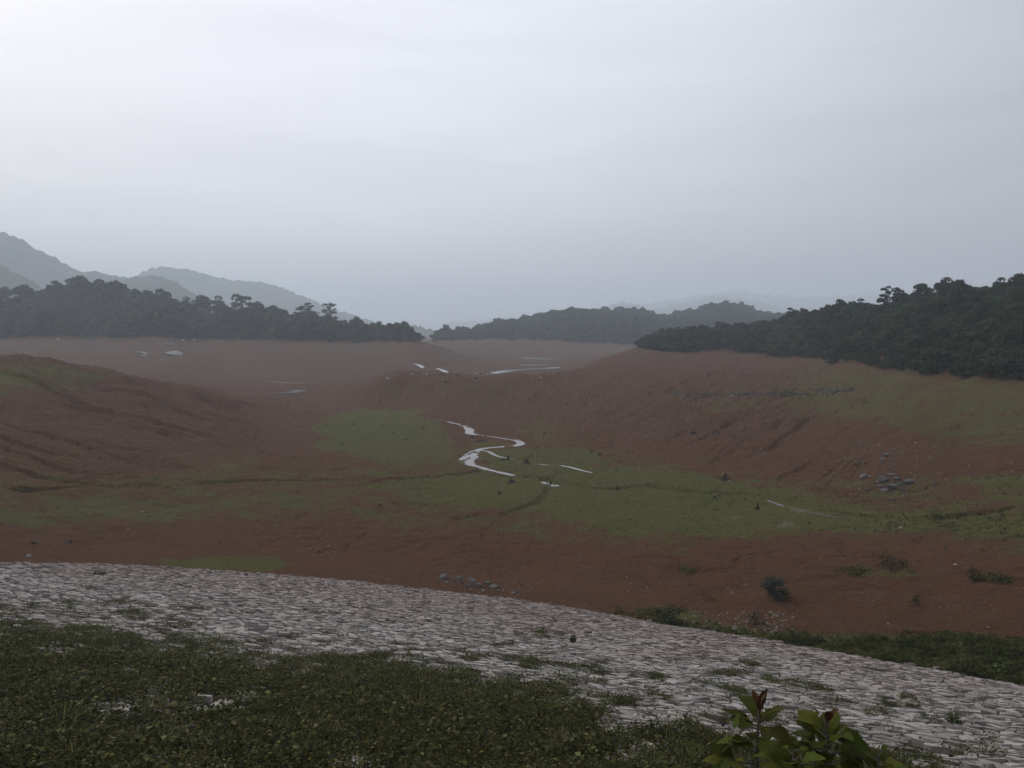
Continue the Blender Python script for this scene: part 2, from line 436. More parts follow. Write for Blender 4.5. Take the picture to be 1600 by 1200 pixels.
def pix2ground(px, py, grid=None, beyond=0.0):
    """plan position where the photograph's pixel meets the ground"""
    g = base if grid is None else grid
    fi = np.interp(px, GX, np.arange(nx)); i0 = int(min(fi, nx - 2)); f = fi - i0
    zc = g[:, i0] * (1 - f) + g[:, i0 + 1] * f
    dep = -zc / GY
    tgt = (py - HY) / F
    ok = np.nonzero((dep <= tgt) & (GY > max(beyond, float(toe_y(px)) * 0.98)))[0]
    if len(ok) == 0: return None
    j = ok[0]
    if j > 0 and dep[j - 1] > tgt:
        s = (dep[j - 1] - tgt) / max(dep[j - 1] - dep[j], 1e-9)
        Y = GY[j - 1] + s * (GY[j] - GY[j - 1])
    else:
        Y = GY[j]
    return np.array([(px - HX) / F * Y, Y])
def path(pts, step=0.6, beyond=0.0):
    """pixel polyline (px, py, width m) -> smooth plan polyline with widths"""
    q = []
    for p in pts:
        g = pix2ground(p[0], p[1], None, beyond)
        if g is not None: q.append((g[0], g[1], p[2]))
    q = np.array(q)
    out = []
    for i in range(len(q) - 1):
        p0, p1, p2, p3 = q[max(i - 1, 0)], q[i], q[i + 1], q[min(i + 2, len(q) - 1)]
        n = max(2, int(np.hypot(*(p2 - p1)[:2]) / step))
        for k in range(n):
            t = k / n
            out.append(0.5 * ((2 * p1) + (-p0 + p2) * t + (2 * p0 - 5 * p1 + 4 * p2 - p3) * t * t + (-p0 + 3 * p1 - 3 * p2 + p3) * t ** 3))
    out.append(q[-1])
    return np.array(out)
def carve(grid, pl, depth, soft, wmul=0.5):
    """cut a channel along the plan polyline"""
    x0, x1 = pl[:, 0].min() - 4, pl[:, 0].max() + 4
    y0, y1 = pl[:, 1].min() - 8, pl[:, 1].max() + 8
    sel = np.nonzero((XX > x0) & (XX < x1) & (YY > y0) & (YY < y1))
    X, Yv = XX[sel], YY[sel]
    best = np.full(len(X), 1e9); wid = np.zeros(len(X))
    for k in range(0, len(pl)):
        d = np.hypot(X - pl[k, 0], Yv - pl[k, 1])
        m = d < best
        best[m] = d[m]; wid[m] = pl[k, 2]
    jag = 1 + 0.35 * vnoise(X * 0.7, Yv * 0.7)
    rad = np.maximum(.62, wid * wmul + soft * .8) * jag
    h = depth * (.75 + .5 * vnoise(X / 5, Yv / 5 + 2)) * np.clip(1 - best / rad, 0, 1) ** .65
    grid[sel] -= h

# ---------------------------------------------------------------- streams, gullies, fine relief
STREAMS = {   # name: (pixel polyline with widths in metres, label, beyond)
    'main': ([(676, 655, .35), (694, 657.6, .6), (715, 662, .9), (724, 664.5, 1.3), (733, 671, 1.7), (735, 677, 1.7), (752, 679.5, .55), (771, 682, .5),
              (790, 685, .7), (806, 687.5, 1.3), (813, 692, 1.5), (803, 696, 1.4), (770, 698.5, 1.0), (752, 701, 1.1), (743, 705, 1.8), (735, 713, 2.6),
              (730, 721, 2.4), (737, 726, 1.5), (749, 728.5, 1.0), (763, 733, 1.1), (780, 737, 1.0), (803, 742.5, .7)], 0),
    'branch': ([(750, 702, .7), (763, 705, .5), (775, 711, .55), (790, 715, .45), (803, 717, .35)], 0),
    'branch2': ([(842, 725, .3), (870, 726.5, .45), (885, 728, .6), (905, 733, .6), (925, 738, .35)], 0),
    'pool': ([(846, 752, .3), (856, 755, .8), (863, 758.5, 1.0), (872, 757, .4)], 0),
    'rivulet': ([(1200, 781, .35), (1225, 790, .5), (1260, 799, .5), (1300, 806, .4), (1318, 809, .3)], 0),
    'far1': ([(420, 595.5, 4.0), (445, 597.5, 6.0), (470, 598, 6.0), (492, 597.5, 3.0)], 195),
    'far2': ([(415, 614, 3.0), (440, 613.5, 5.0), (458, 612.3, 5.0), (471, 608.5, 4.0)], 180),
    'arm': ([(768, 583, 4), (780, 581, 6), (795, 578.5, 9), (815, 577, 11), (850, 575.5, 10), (872, 573.5, 7)], 225),
    'pond': ([(814, 569.5, 15), (830, 569.8, 19), (850, 570, 19), (868, 570.2, 15), (877, 570.2, 5)], 300),
    'far_arm': ([(818, 558, 14), (828, 558.5, 18), (846, 560.5, 12), (862, 562, 14), (874, 562.5, 12)], 400),
    'slope1': ([(641, 567.5, 1.6), (650, 568.5, 2.2), (657, 571, 2.2), (661, 574.5, 1.6)], 225),
    'slope2': ([(683, 575, 1.6), (690, 577.5, 2.4), (696, 580.5, 2.4), (700, 584, 1.8)], 225),
}
S_PATH = {k: path(v[0], 0.5 if v[1] == 0 else 2.0, v[1]) for k, v in STREAMS.items()}
GULLIES = [   # polyline, depth, soft
    ([(30, 767, .5), (115, 762, .5), (142, 757, .5), (290, 756, .5), (371, 750, .6), (450, 750, .5), (540, 750, .6), (600, 748, .5), (680, 743, .5), (735, 737, .4)], .55, .35),
    ([(95, 748, .3), (150, 743, .4), (210, 736, .3)], .25, .5),
    ([(94, 634, .3), (158, 649, .5), (202, 661, .5), (256, 673, .5), (330, 686, .5), (395, 697, .3)], .5, .5),
    ([(182, 619, .3), (229, 632, .5), (304, 644, .5), (391, 676, .4)], .4, .5),
    ([(128, 685, .3), (148, 690, .5), (175, 698, .4), (243, 708, .3)], .4, .4),
    ([(160, 715, .3), (240, 722, .4), (330, 733, .3)], .3, .4),
    ([(373, 727, .3), (420, 733, .4), (480, 737, .4), (535, 731, .3)], .3, .4),
    ([(395, 697, .8), (405, 685, 1.0), (418, 668, 1.2), (440, 655, 1.2), (480, 643, .8)], .6, .9),
    ([(410, 705, .5), (440, 716, .4), (500, 722, .3)], .35, .4),
    ([(850, 746, .7), (880, 752, .8), (940, 764, .7), (1000, 757, .7), (1050, 762, .6), (1100, 769, .6), (1190, 772, .6), (1260, 786, .6), (1330, 801, .7), (1440, 808, .8), (1530, 800, .7), (1580, 792, .5)], .6, .4),
    ([(788, 803, .3), (800, 796, .5), (830, 786, .6), (847, 779, .6), (858, 762, .6)], .5, .4),
    ([(620, 785, .3), (660, 786, .4), (690, 789, .2)], .3, .3),
    ([(715, 809, .3), (745, 805, .5), (765, 800, .3)], .4, .3),
    ([(505, 860, .3), (560, 853, .4), (620, 847, .4), (690, 840, .3)], .3, .5),
    ([(920, 712, .4), (1000, 727, .5), (1090, 735, .5), (1190, 747, .5), (1290, 766, .4), (1370, 777, .3)], .4, .4),
    ([(745, 735, .4), (800, 741, .5), (850, 747, .6)], .4, .5),
    ([(560, 726, .3), (640, 724, .3), (705, 722, .3)], .3, .3),
    ([(120, 845, .4), (220, 842, .4), (320, 845, .3)], .3, .6),
    ([(1322, 653, .3), (1292, 680, .6), (1259, 702, .7), (1220, 734, .5)], .5, .6),
    ([(1209, 651, .3), (1166, 689, .5), (1112, 723, .4)], .45, .5),
    ([(1225, 673, .3), (1190, 698, .5), (1160, 718, .4)], .4, .5),
    ([(1262, 690, .3), (1230, 706, .5), (1195, 722, .5)], .45, .5),
    ([(1000, 640, .3), (960, 665, .4), (920, 690, .3)], .3, .5),
    ([(830, 600, .4), (770, 618, .5), (720, 630, .4)], .4, .6),
    ([(760, 592, .4), (700, 610, .5), (650, 625, .4)], .4, .6),
    ([(1140, 618, .4), (1080, 624, .5), (1060, 632, .4)], .4, .6),
]
fin = base.copy()
PXg = np.repeat(GX[None], ny, 0)
PYg = HY - base / YY * F
amp = sstep(0, 0.25, np.log(YY / ty))
floor_k = 1 - sstep(-16.6, -15.2, base)
fin += amp * (0.06 + 0.16 * (1 - floor_k)) * fbm(XX / 7.0, YY / 7.0, 4) * np.clip(YY / 60, 0.6, 3)
fin += amp * 0.07 * fbm(XX / 1.3 + 40, YY / 1.3, 3, 0.6) * np.clip(YY / 60, 0.7, 2.4)
# rills on the left mound run down to the right, on the right-hand slope down to the left
def rills(ax, ay, wl, wla, seed, sgn=1):
    """small cut banks: the ground sinks towards each rill and steps up again on its far side"""
    al = XX * ax + YY * ay; pe = sgn * (-XX * ay + YY * ax)
    pw = pe + 2.6 * vnoise(al / 30 + seed, pe / 14) + 0.9 * vnoise(al / 9, pe / 5 + seed) + 0.25 * vnoise(al / 2.5, pe / 2 + seed)
    out = 0
    for k, (w_, a_) in enumerate(((wl, 1.0), (wl * .43, .55))):
        ph = pw / w_ + 31.7 * k
        cell = np.floor(ph); f = ph - cell
        on = sstep(-.1, .45, vnoise(cell * 7.31 + seed, al / wla + cell * 3.1))
        out = out + a_ * on * f ** 3
    return out
mL = sstep(-16.6, -14.6, base) * sstep(70, 82, YY) * (1 - sstep(165, 185, YY)) * (1 - sstep(440, 520, PXg))
fin -= mL * 1.05 * rills(0.97, -0.22, 4.4, 26.0, 3.3)
mR = sstep(-16.9, -15.2, base) * sstep(68, 84, YY) * (1 - sstep(190, 215, YY)) * sstep(540, 620, PXg) * (1 - sstep(1280, 1400, PXg)) * (1 - sstep(-11.2, -9.5, base))
fin -= mR * 0.40 * rills(-0.62, -0.78, 3.3, 22.0, 7.7, -1)
mF = sstep(200, 230, YY) * (1 - sstep(600, 700, YY))
fin -= mF * 0.5 * rills(0.8, -0.6, 14.0, 60.0, 1.7) * sstep(-17, -14, base)
wx_ = XX + 1.6 * vnoise(XX / 6, YY / 6 + 11); wy_ = YY + 1.6 * vnoise(XX / 6 + 23, YY / 6)
cre = (1 - np.abs(vnoise(wx_ / 3.4, wy_ / 3.0 + 5))) ** 7 + .6 * (1 - np.abs(vnoise(wx_ / 1.5 + 9, wy_ / 1.4))) ** 6
fin -= amp * 0.20 * cre * (1 - sstep(160, 230, YY)) * (.35 + .65 * sstep(-.4, .4, vnoise(XX / 16 + 2, YY / 16)))
mN = amp * (1 - sstep(70, 90, YY))
fin -= mN * 0.10 * np.clip(fbm(XX / 2.4 + 7, YY / 4.5 + 3, 3), 0, 2)
GP = [path(g[0], 0.4) for g in GULLIES]
GK = {0: 1.6, 7: .5, 9: 1.5, 10: .8, 12: .8, 13: .6, 14: 1.4, 15: 1.2, 16: 1.2, 17: .6, 18: .35, 19: .45, 20: .4, 21: .4, 22: .8, 23: .8, 24: .8, 25: .8}
for gi_, ((pts, dp, soft), pl) in enumerate(zip(GULLIES, GP)):
    carve(fin, pl, dp * GK.get(gi_, 1.5), soft)
def flatten(pl, depth, soft):
    x0, x1 = pl[:, 0].min() - 25, pl[:, 0].max() + 25
    y0, y1 = pl[:, 1].min() - 40, pl[:, 1].max() + 40
    sel = np.nonzero((XX > x0) & (XX < x1) & (YY > y0) & (YY < y1))
    X, Yv = XX[sel], YY[sel]
    best = np.full(len(X), 1e9); wid = np.zeros(len(X)); zc = np.zeros(len(X))
    zp = hz(pl[:, 0], pl[:, 1], base)
    for k in range(len(pl)):
        d = np.hypot(X - pl[k, 0], Yv - pl[k, 1])
        m = d < best
        best[m] = d[m]; wid[m] = pl[k, 2]; zc[m] = zp[k]
    m = 1 - sstep(wid * .5, wid * .5 + soft, best)
    bank = np.minimum(fin[sel], zc + 0.02)
    m2 = 1 - sstep(wid * .5 + soft, wid * .5 + soft * 3, best)
    g = fin[sel] * (1 - m2) + bank * m2
    bed = zc - depth if depth > .2 else zc - depth * (0.72 + .6 * vnoise(X / 1.3, Yv / 2.4) + .4 * vnoise(X / .5, Yv / .9))
    fin[sel] = g * (1 - m) + bed * m
    return zp
def hz(x, y, grid=None):
    """height at plan points by bilinear lookup"""
    g = fin if grid is None else grid
    x = np.atleast_1d(np.asarray(x, float)); y = np.atleast_1d(np.asarray(y, float))
    fi = np.interp(HX + F * x / y, GX, np.arange(nx)); fj = np.interp(np.log(y), np.log(GY), np.arange(ny))
    i = np.minimum(fi.astype(int), nx - 2); j = np.minimum(fj.astype(int), ny - 2)
    a = fi - i; b = fj - j
    return (g[j, i] * (1 - a) + g[j, i + 1] * a) * (1 - b) + (g[j + 1, i] * (1 - a) + g[j + 1, i + 1] * a) * b
S_Z = {k: flatten(pl, 0.16 if STREAMS[k][1] == 0 else 0.3, 0.35 if STREAMS[k][1] == 0 else 1.5) for k, pl in S_PATH.items()}

# cover masks, laid out on the ground
WARP1 = fbm(XX / 11, YY / 11, 4, .6); WARP2 = fbm(XX / 11 + 50, YY / 11, 4, .6)
def poly_mask(poly, soft):
    p = np.array(poly, float)
    sx, sy = 1.0, 3.0                     # the ground is foreshortened about three to one
    x = PXg * sx + 26 * WARP1; y = PYg * sy + 30 * WARP2
    d = np.full(x.shape, 1e18); ins = np.zeros(x.shape, bool)
    for k in range(len(p)):
        ax, ay = p[k][0] * sx, p[k][1] * sy
        bx, by = p[(k + 1) % len(p)][0] * sx, p[(k + 1) % len(p)][1] * sy
        ex, ey = bx - ax, by - ay
        t = np.clip(((x - ax) * ex + (y - ay) * ey) / (ex * ex + ey * ey + 1e-9), 0, 1)
        d = np.minimum(d, (x - ax - t * ex) ** 2 + (y - ay - t * ey) ** 2)
        c = ((ay > y) != (by > y)) & (x < (bx - ax) * (y - ay) / (by - ay + 1e-12) + ax)
        ins ^= c
    sd = np.where(ins, 1, -1) * np.sqrt(d)
    return sstep(-soft, soft, sd)
grass = np.zeros_like(base); silt = np.zeros_like(base)
for poly, soft, s in [
    ([(-100, 742), (300, 728), (520, 722), (700, 690), (980, 700), (1200, 738), (1660, 742), (1660, 860), (1200, 850), (860, 850), (500, 818), (-100, 832)], 50, 0.50),
    ([(540, 600), (760, 590), (1000, 612), (900, 650), (640, 640)], 60, 0.28),
    ([(490, 668), (555, 642), (640, 648), (690, 680), (725, 700), (720, 722), (640, 722), (540, 716), (500, 695)], 22, 1.0),
    ([(560, 762), (700, 738), (800, 740), (900, 718), (1000, 728), (1150, 745), (1300, 776), (1420, 790), (1530, 802), (1650, 815), (1650, 842), (1400, 842), (1250, 838), (1000, 832), (850, 802), (650, 790)], 30, 0.95),
    ([(740, 684), (860, 694), (960, 708), (1040, 722), (1010, 748), (780, 738), (750, 710)], 30, 0.85),
    ([(-100, 790), (150, 772), (330, 775), (480, 765), (500, 800), (300, 812), (100, 822), (-100, 828)], 40, 0.72),
    ([(240, 868), (430, 866), (450, 885), (380, 893), (250, 882)], 20, 0.9),
    ([(1180, 612), (1250, 585), (1330, 570), (1500, 584), (1650, 590), (1650, 705), (1450, 682), (1300, 655), (1180, 640)], 60, 0.62),
    ([(-100, 555), (110, 570), (170, 592), (60, 612), (-100, 620)], 30, 0.62),
    ([(1480, 745), (1650, 728), (1650, 792), (1540, 775)], 30, 0.75),
    ([(300, 722), (420, 705), (410, 742), (320, 745)], 30, 0.6),
    ([(790, 655), (850, 652), (900, 675), (830, 690)], 30, 0.6),
    ([(1100, 610), (1330, 612), (1330, 640), (1100, 640)], 30, 0.45),
    ([(860, 790), (1100, 830), (1100, 870), (800, 850), (700, 830)], 50, 0.45),
    ([(1040, 945), (1200, 985), (1350, 985), (1650, 1000), (1650, 1090), (1400, 1040), (1200, 1005), (1050, 975)], 25, 0.8),
    ([(1300, 875), (1420, 868), (1440, 892), (1320, 897)], 25, 0.55),
    ([(500, 530), (700, 535), (620, 550), (450, 548)], 30, 0.35),
    ([(1200, 560), (1500, 590), (1600, 605), (1300, 605)], 30, 0.5),
]:
    grass = np.maximum(grass, poly_mask(poly, soft) * s)
for cx, cy_, rx, ry, s in [(600, 645, 38, 4, .8), (662, 694, 10, 2, .9), (780, 690, 30, 5, .6), (860, 688, 30, 5, .5), (1070, 803, 25, 3, .9), (1140, 811, 20, 4, .9), (1220, 822, 25, 3, .9),
                           (1130, 738, 32, 5, .8), (1060, 728, 20, 2, .8), (1565, 790, 50, 10, .62), (1530, 800, 14, 4, .9), (850, 766, 25, 2, .7), (950, 710, 60, 5, .5),
                           (815, 722, 30, 4, .8), (660, 659, 9, 1.5, .9), (642, 649.5, 6, 2, 1.0), (1000, 730, 50, 3, .6), (1260, 700, 30, 10, .45), (760, 800, 60, 6, .5), (620, 790, 60, 5, .4),
                           (300, 746, 90, 3, .55), (480, 838, 16, 3, .7), (500, 859, 24, 3, .7), (1010, 600, 60, 3, .55), (470, 634, 50, 3, .6), (905, 840, 60, 4, .5)]:
    sel = np.nonzero((np.abs(PXg - cx) < rx * 2.6) & (np.abs(PYg - cy_) < ry * 3.0))
    wx = 0.8 * fbm(XX[sel] / 2.2, YY[sel] / 3.5, 3, .6)
    e = ((PXg[sel] - cx) / rx + wx) ** 2 + ((PYg[sel] - cy_) / ry + 0.9 * vnoise(XX[sel] / 1.5, YY[sel] / 3)) ** 2
    silt[sel] = np.maximum(silt[sel], s * .68 * (1 - sstep(0.1, 1.7, e)))
for k in ('main', 'branch', 'branch2', 'rivulet', 'pool'):
    pl = S_PATH[k]
    sel = np.nonzero((XX > pl[:, 0].min() - 3) & (XX < pl[:, 0].max() + 3) & (YY > pl[:, 1].min() - 3) & (YY < pl[:, 1].max() + 3))
    best = np.full(len(sel[0]), 1e9)
    for q in pl:
        best = np.minimum(best, np.hypot(XX[sel] - q[0], YY[sel] - q[1]) - q[2] * .5)
    silt[sel] = np.maximum(silt[sel], 0.55 * (1 - sstep(0.1, 0.9, best)))
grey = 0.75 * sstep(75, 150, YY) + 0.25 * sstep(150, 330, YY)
idx = np.arange(ny * nx).reshape(ny, nx)
quads = np.stack([idx[:-1, :-1], idx[:-1, 1:], idx[1:, 1:], idx[1:, :-1]], -1).reshape(-1, 4)
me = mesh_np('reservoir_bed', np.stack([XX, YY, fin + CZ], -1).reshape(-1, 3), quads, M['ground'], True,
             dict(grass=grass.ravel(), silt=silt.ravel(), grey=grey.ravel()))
tag(link('reservoir_bed', me), 'bare red-brown bed of the drained reservoir with green patches', kind='structure')
me = mesh_np('ground_plain', [(-6200, -6200, -12), (6200, -6200, -12), (6200, 6200, -12), (-6200, 6200, -12)], [(0, 1, 2, 3)], M['plain'])
tag(link('ground_plain', me), 'flat dark ground around and behind the reservoir', kind='structure')

def gh(x, y):
    """world ground height at one plan point"""
    return float(hz(x, y)[0]) + CZ
def at(px, py, beyond=0.0):
    """world point on the finished ground below a photograph pixel"""
    g = pix2ground(px, py, fin, beyond)
    if g is None: g = pix2ground(px, py + 4, base, beyond)
    return Vector((g[0], g[1], gh(g[0], g[1])))

# water ribbons
S_NAMES = {'main': ('stream', 'pale winding stream looping across the green valley floor'),
           'branch': ('stream', 'thin side channel leaving the stream bend towards the dark stumps'),
           'branch2': ('stream', 'thin pale rivulet right of the dark stumps on the valley floor'),
           'pool': ('pool', 'small pale pool in the incised gully right of the stream'),
           'rivulet': ('stream', 'thin pale rivulet crossing the grass below the rocky slope'),
           'far1': ('water_channel', 'upper of two pale water lines on the far flat beyond the left mound'),
           'far2': ('water_channel', 'lower of two pale water lines on the far flat beyond the left mound'),
           'arm': ('water_channel', 'long pale water arm along the back of the middle ridge'),
           'pond': ('pond', 'broad pale strip of water below the far wooded hill'),
           'far_arm': ('water_channel', 'farthest thin strip of water at the foot of the far shore'),
           'slope1': ('water_channel', 'pale trickle on the far slope, left one of two'),
           'slope2': ('water_channel', 'pale trickle on the far slope, right one of two')}
for k, pl in S_PATH.items():
    zp = np.minimum.accumulate(S_Z[k][::-1])[::-1] if False else S_Z[k]
    d = np.gradient(pl[:, :2], axis=0)
    d /= np.linalg.norm(d, axis=1)[:, None] + 1e-9
    nrm = np.stack([-d[:, 1], d[:, 0]], 1)
    n = len(pl)
    s = np.arange(n)
    wl = pl[:, 2] * .38 * (1 + .3 * vnoise(s * .31, s * 0 + 3.3) + .2 * vnoise(s * 1.1, s * 0 + 5.3)) + 0.06
    wr = pl[:, 2] * .38 * (1 + .3 * vnoise(s * .27, s * 0 + 8.1) + .2 * vnoise(s * .9, s * 0 + 1.3)) + 0.06
    off = 0.06 if STREAMS[k][1] == 0 else 0.1
    za = zp + CZ - off
    Lp = np.column_stack([pl[:, :2] + nrm * wl[:, None], za]); Rp = np.column_stack([pl[:, :2] - nrm * wr[:, None], za])
    v = np.concatenate([Lp, Rp])
    f = np.array([(i, n + i, n + i + 1, i + 1) for i in range(n - 1)])
    me = mesh_np(S_NAMES[k][0], v, f, M['water'], True)
    tag(link(S_NAMES[k][0], me), S_NAMES[k][1], kind='structure')

# ---------------------------------------------------------------- dam face of pitched stone
def uv2xy(u, v):
    return u * SA + v * CA, u * CA - v * SA
def xy2uv(x, y):
    return x * SA + y * CA, x * CA - y * SA
dam = empty('stone_dam', (0, 0, CZ - DE))
tag(dam, 'long grey pitched-stone dam face curving across the foreground', 'dam')
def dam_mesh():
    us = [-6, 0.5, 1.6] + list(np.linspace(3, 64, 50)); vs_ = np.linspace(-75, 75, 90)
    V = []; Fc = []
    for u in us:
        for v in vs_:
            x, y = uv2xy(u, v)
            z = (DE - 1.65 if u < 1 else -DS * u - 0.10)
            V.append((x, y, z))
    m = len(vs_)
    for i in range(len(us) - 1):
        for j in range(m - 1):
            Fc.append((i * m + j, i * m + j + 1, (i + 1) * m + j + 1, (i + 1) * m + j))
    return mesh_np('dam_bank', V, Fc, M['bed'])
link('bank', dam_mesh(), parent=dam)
def clip(poly, nx_, ny_, c):
    out = []
    n = len(poly)
    for i in range(n):
        ax, ay = poly[i]; bx, by = poly[(i + 1) % n]
        da = ax * nx_ + ay * ny_ - c; db = bx * nx_ + by * ny_ - c
        if da <= 0: out.append((ax, ay))
        if (da < 0 < db) or (db < 0 < da):
            t = da / (da - db)
            out.append((ax + (bx - ax) * t, ay + (by - ay) * t))
    return out
def build_paving():
    rnd = random.Random(5)
    SU, SV = 0.185, 0.275
    u0, u1, v0, v1 = 5.0, 58.0, -42.0, 44.0
    nu, nv = int((u1 - u0) / SU), int((v1 - v0) / SV)
    jit = np.random.default_rng(3).random((nu, nv, 2))
    gone = np.random.default_rng(4).random((nu, nv)) < 0.27
    def site(i, j):
        return i + jit[i, j, 0], j + (0.5 if i % 2 else 0.0) + jit[i, j, 1]
    stones = []
    for i in range(2, nu - 2):
        u = u0 + (i + .5) * SU
        for j in range(2, nv - 2):
            v = v0 + (j + .5) * SV
            x, y = uv2xy(u, v)
            if y < 4: continue
            px = HX + F * x / y
            mg = 4.0 * F / y
            if px < -60 - mg or px > 1660 + mg or px < -1000 or px > 2600: continue
            ty_ = float(toe_y(px))
            if y > ty_ + rnd.uniform(-0.5, 0.9): continue
            zrel = dam_z(x, y)
            py = HY - zrel / y * F
            if py > 1215 + 2.0 * F / y: continue
            if gone[i, j] or rnd.random() < 0.012 or float(vnoise(np.array(x / 1.1), np.array(y / 1.1)) + .4 * vnoise(np.array(x / .4), np.array(y / .4))) > .88: continue
            su, sv = site(i, j)
            poly = [(su - 1.6, sv - 1.6), (su + 1.6, sv - 1.6), (su + 1.6, sv + 1.6), (su - 1.6, sv + 1.6)]
            for di in (-1, 0, 1, -2, 2):
                for dj in (-1, 0, 1, -2, 2):
                    if (di == 0 and dj == 0) or abs(di) + abs(dj) > 3 or gone[i + di, j + dj]: continue
                    a, b = site(i + di, j + dj)
                    ex, ey = a - su, b - sv
                    poly = clip(poly, ex, ey, (a * a + b * b - su * su - sv * sv) / 2)
            if len(poly) < 3: continue
            stones.append((px, py, y, [(u0 + a * SU, v0 + b * SV) for a, b in poly]))
    def stone_geo(poly, V, Fc, ox=0, oy=0, oz=0):
        n = len(poly)
        cx = sum(p[0] for p in poly) / n; cy2 = sum(p[1] for p in poly) / n
        h = rnd.uniform(0.0, 0.05) + (0.05 if rnd.random() < .06 else 0)
        tu, tv = rnd.gauss(0, .09), rnd.gauss(0, .07)
        k0 = rnd.uniform(.90, .99); k1 = rnd.uniform(.72, .88)
        b = len(V)
        rings = ((k0, -0.09), (k1, h))
        for k, hh in rings:
            for p in poly:
                du = (p[0] - cx) * k * (1 + rnd.uniform(-.05, .05)); dv = (p[1] - cy2) * k * (1 + rnd.uniform(-.05, .05))
                x, y = uv2xy(cx + du, cy2 + dv)
                z = -DS * (cx + du) + hh + (du * tu + dv * tv if hh > -.05 else 0) + (rnd.uniform(-.008, .008) if hh > 0 else 0)
                V.append((x - ox, y - oy, z - oz))
        x, y = uv2xy(cx, cy2)
        V.append((x - ox, y - oy, -DS * cx + h + rnd.uniform(-.005, .015) - oz))
        for r in range(1):
            for q in range(n):
                Fc.append((b + r * n + q, b + r * n + (q + 1) % n, b + (r + 1) * n + (q + 1) % n, b + (r + 1) * n + q))
        for q in range(n):
            Fc.append((b + n + q, b + n + (q + 1) % n, b + 2 * n))
        return cx, cy2
    vis = [s for s in stones if -10 < s[0] < 1610 and s[1] < 1205 and not weedy(s[0], s[1])]
    vis.sort(key=lambda s: s[2])
    big = set(id(s) for s in vis[:300])
    V, Fc = [], []
    for s in stones:
        if id(s) in big:
            v1_, f1_ = [], []
            poly = s[3]
            cx = sum(p[0] for p in poly) / len(poly); cy2 = sum(p[1] for p in poly) / len(poly)
            ox, oy = uv2xy(cx, cy2)
            stone_geo(poly, v1_, f1_, ox, oy, -DS * cx)
            me = bpy.data.meshes.new('stone'); me.from_pydata(v1_, [], f1_); me.materials.append(M['pave'])
            link('stone', me, parent=dam, loc=(ox, oy, -DS * cx))
        else:
            stone_geo(s[3], V, Fc)
    me = bpy.data.meshes.new('stone_paving'); me.from_pydata(V, [], Fc); me.materials.append(M['pave'])
    tag(link('stone_paving', me, parent=dam), kind='stuff')
    print('stones', len(stones))
# weeds cover the near part of the face, thinning towards the right
WEED = [(-400, 960), (0, 968), (200, 985), (350, 1010), (500, 1034), (700, 1046), (900, 1058), (1000, 1088), (1150, 1130), (1400, 1190), (1520, 1220), (2400, 1500)]
def weed_line(px):
    return np.interp(px, [p[0] for p in WEED], [p[1] for p in WEED])
def weedy(px, py):
    return py > weed_line(px) + 35
build_paving()

# ---------------------------------------------------------------- mountains
MTOP = []
def mountain(prof, Y, wid, seed, label, rough=0.06):
    p = np.array(prof, float)
    x = np.linspace(p[0, 0], p[-1, 0], 220)
    top = np.interp(x, p[:, 0], p[:, 1])
    k = np.ones(9) / 9
    top = np.convolve(np.pad(top, 4, 'edge'), k, 'valid')
    X = (x - HX) / F * Y
    H = (HY - top) / F * Y + 25
    t = np.linspace(-1, 1, 90)
    Xg = np.repeat(X[None], 90, 0); Yg = Y + t[:, None] * wid + 0 * Xg
    prof_t = (1 - np.abs(t)) ** 1.15
    sc = H.max()
    rid = fbm(Xg / (sc * .55) + seed, Yg / (sc * .9) + seed, 5, .52)
    Hg = H[None] * prof_t[:, None] * (1 + rough * 4 * rid * (np.abs(t)[:, None] + .12)) + rough * .18 * sc * fbm(Xg / (sc * .06), Yg / (sc * .06) + seed, 3, .6) * prof_t[:, None]
    Yg = Yg + 0.18 * wid * vnoise(Xg / (sc * 1.3) + seed, Xg * 0 + seed)
    # tree-sized bumps along the slopes
    Hg += 0.004 * Y * np.clip(vnoise(Xg / (Y * .004), Yg / (Y * .004)), 0, 1) * (prof_t[:, None] > .02)
    idx = np.arange(90 * 220).reshape(90, 220)
    q = np.stack([idx[:-1, :-1], idx[:-1, 1:], idx[1:, 1:], idx[1:, :-1]], -1).reshape(-1, 4)
    me = mesh_np('mountain', np.stack([Xg, Yg, Hg - 25 + CZ], -1).reshape(-1, 3), q, M['mountain'], True)
    tag(link('mountain', me), label, kind='structure')
    MTOP.append(float((Hg - 25 + CZ).max()))
mountain([(-700, 470), (-400, 420), (-150, 372), (-60, 362), (0, 366), (28, 376), (50, 373), (75, 382), (110, 401), (135, 415), (160, 426), (200, 431), (235, 440), (330, 490), (420, 520)], 1750, 560, 3.1, 'tall hazy mountain at the left edge of the picture')
mountain([(-600, 480), (-200, 400), (-60, 392), (0, 406), (40, 427), (75, 450), (130, 490), (200, 530)], 1150, 320, 8.4, 'lower darker spur in front of the left mountain')
mountain([(80, 520), (150, 450), (190, 431), (240, 430), (270, 440), (310, 460), (360, 490), (430, 525)], 1400, 300, 5.2, 'middle hazy spur between the two left mountains')
mountain([(100, 500), (180, 440), (215, 424), (240, 413), (262, 420), (300, 421), (330, 431), (395, 437), (430, 451), (470, 466), (520, 484), (600, 510), (700, 535)], 2300, 650, 1.9, 'pale hazy mountain with a double peak behind the left ridge')
mountain([(700, 505), (850, 496), (960, 484), (1050, 468), (1130, 458), (1250, 466), (1400, 458), (1700, 455), (2100, 480)], 5300, 500, 4.7, 'faint far range almost lost in the haze')
mountain([(860, 520), (930, 490), (965, 476), (985, 474), (1015, 484), (1060, 476), (1120, 464), (1180, 470), (1260, 490), (1360, 520)], 3900, 500, 6.6, 'faint pale hills behind the far wooded hill')
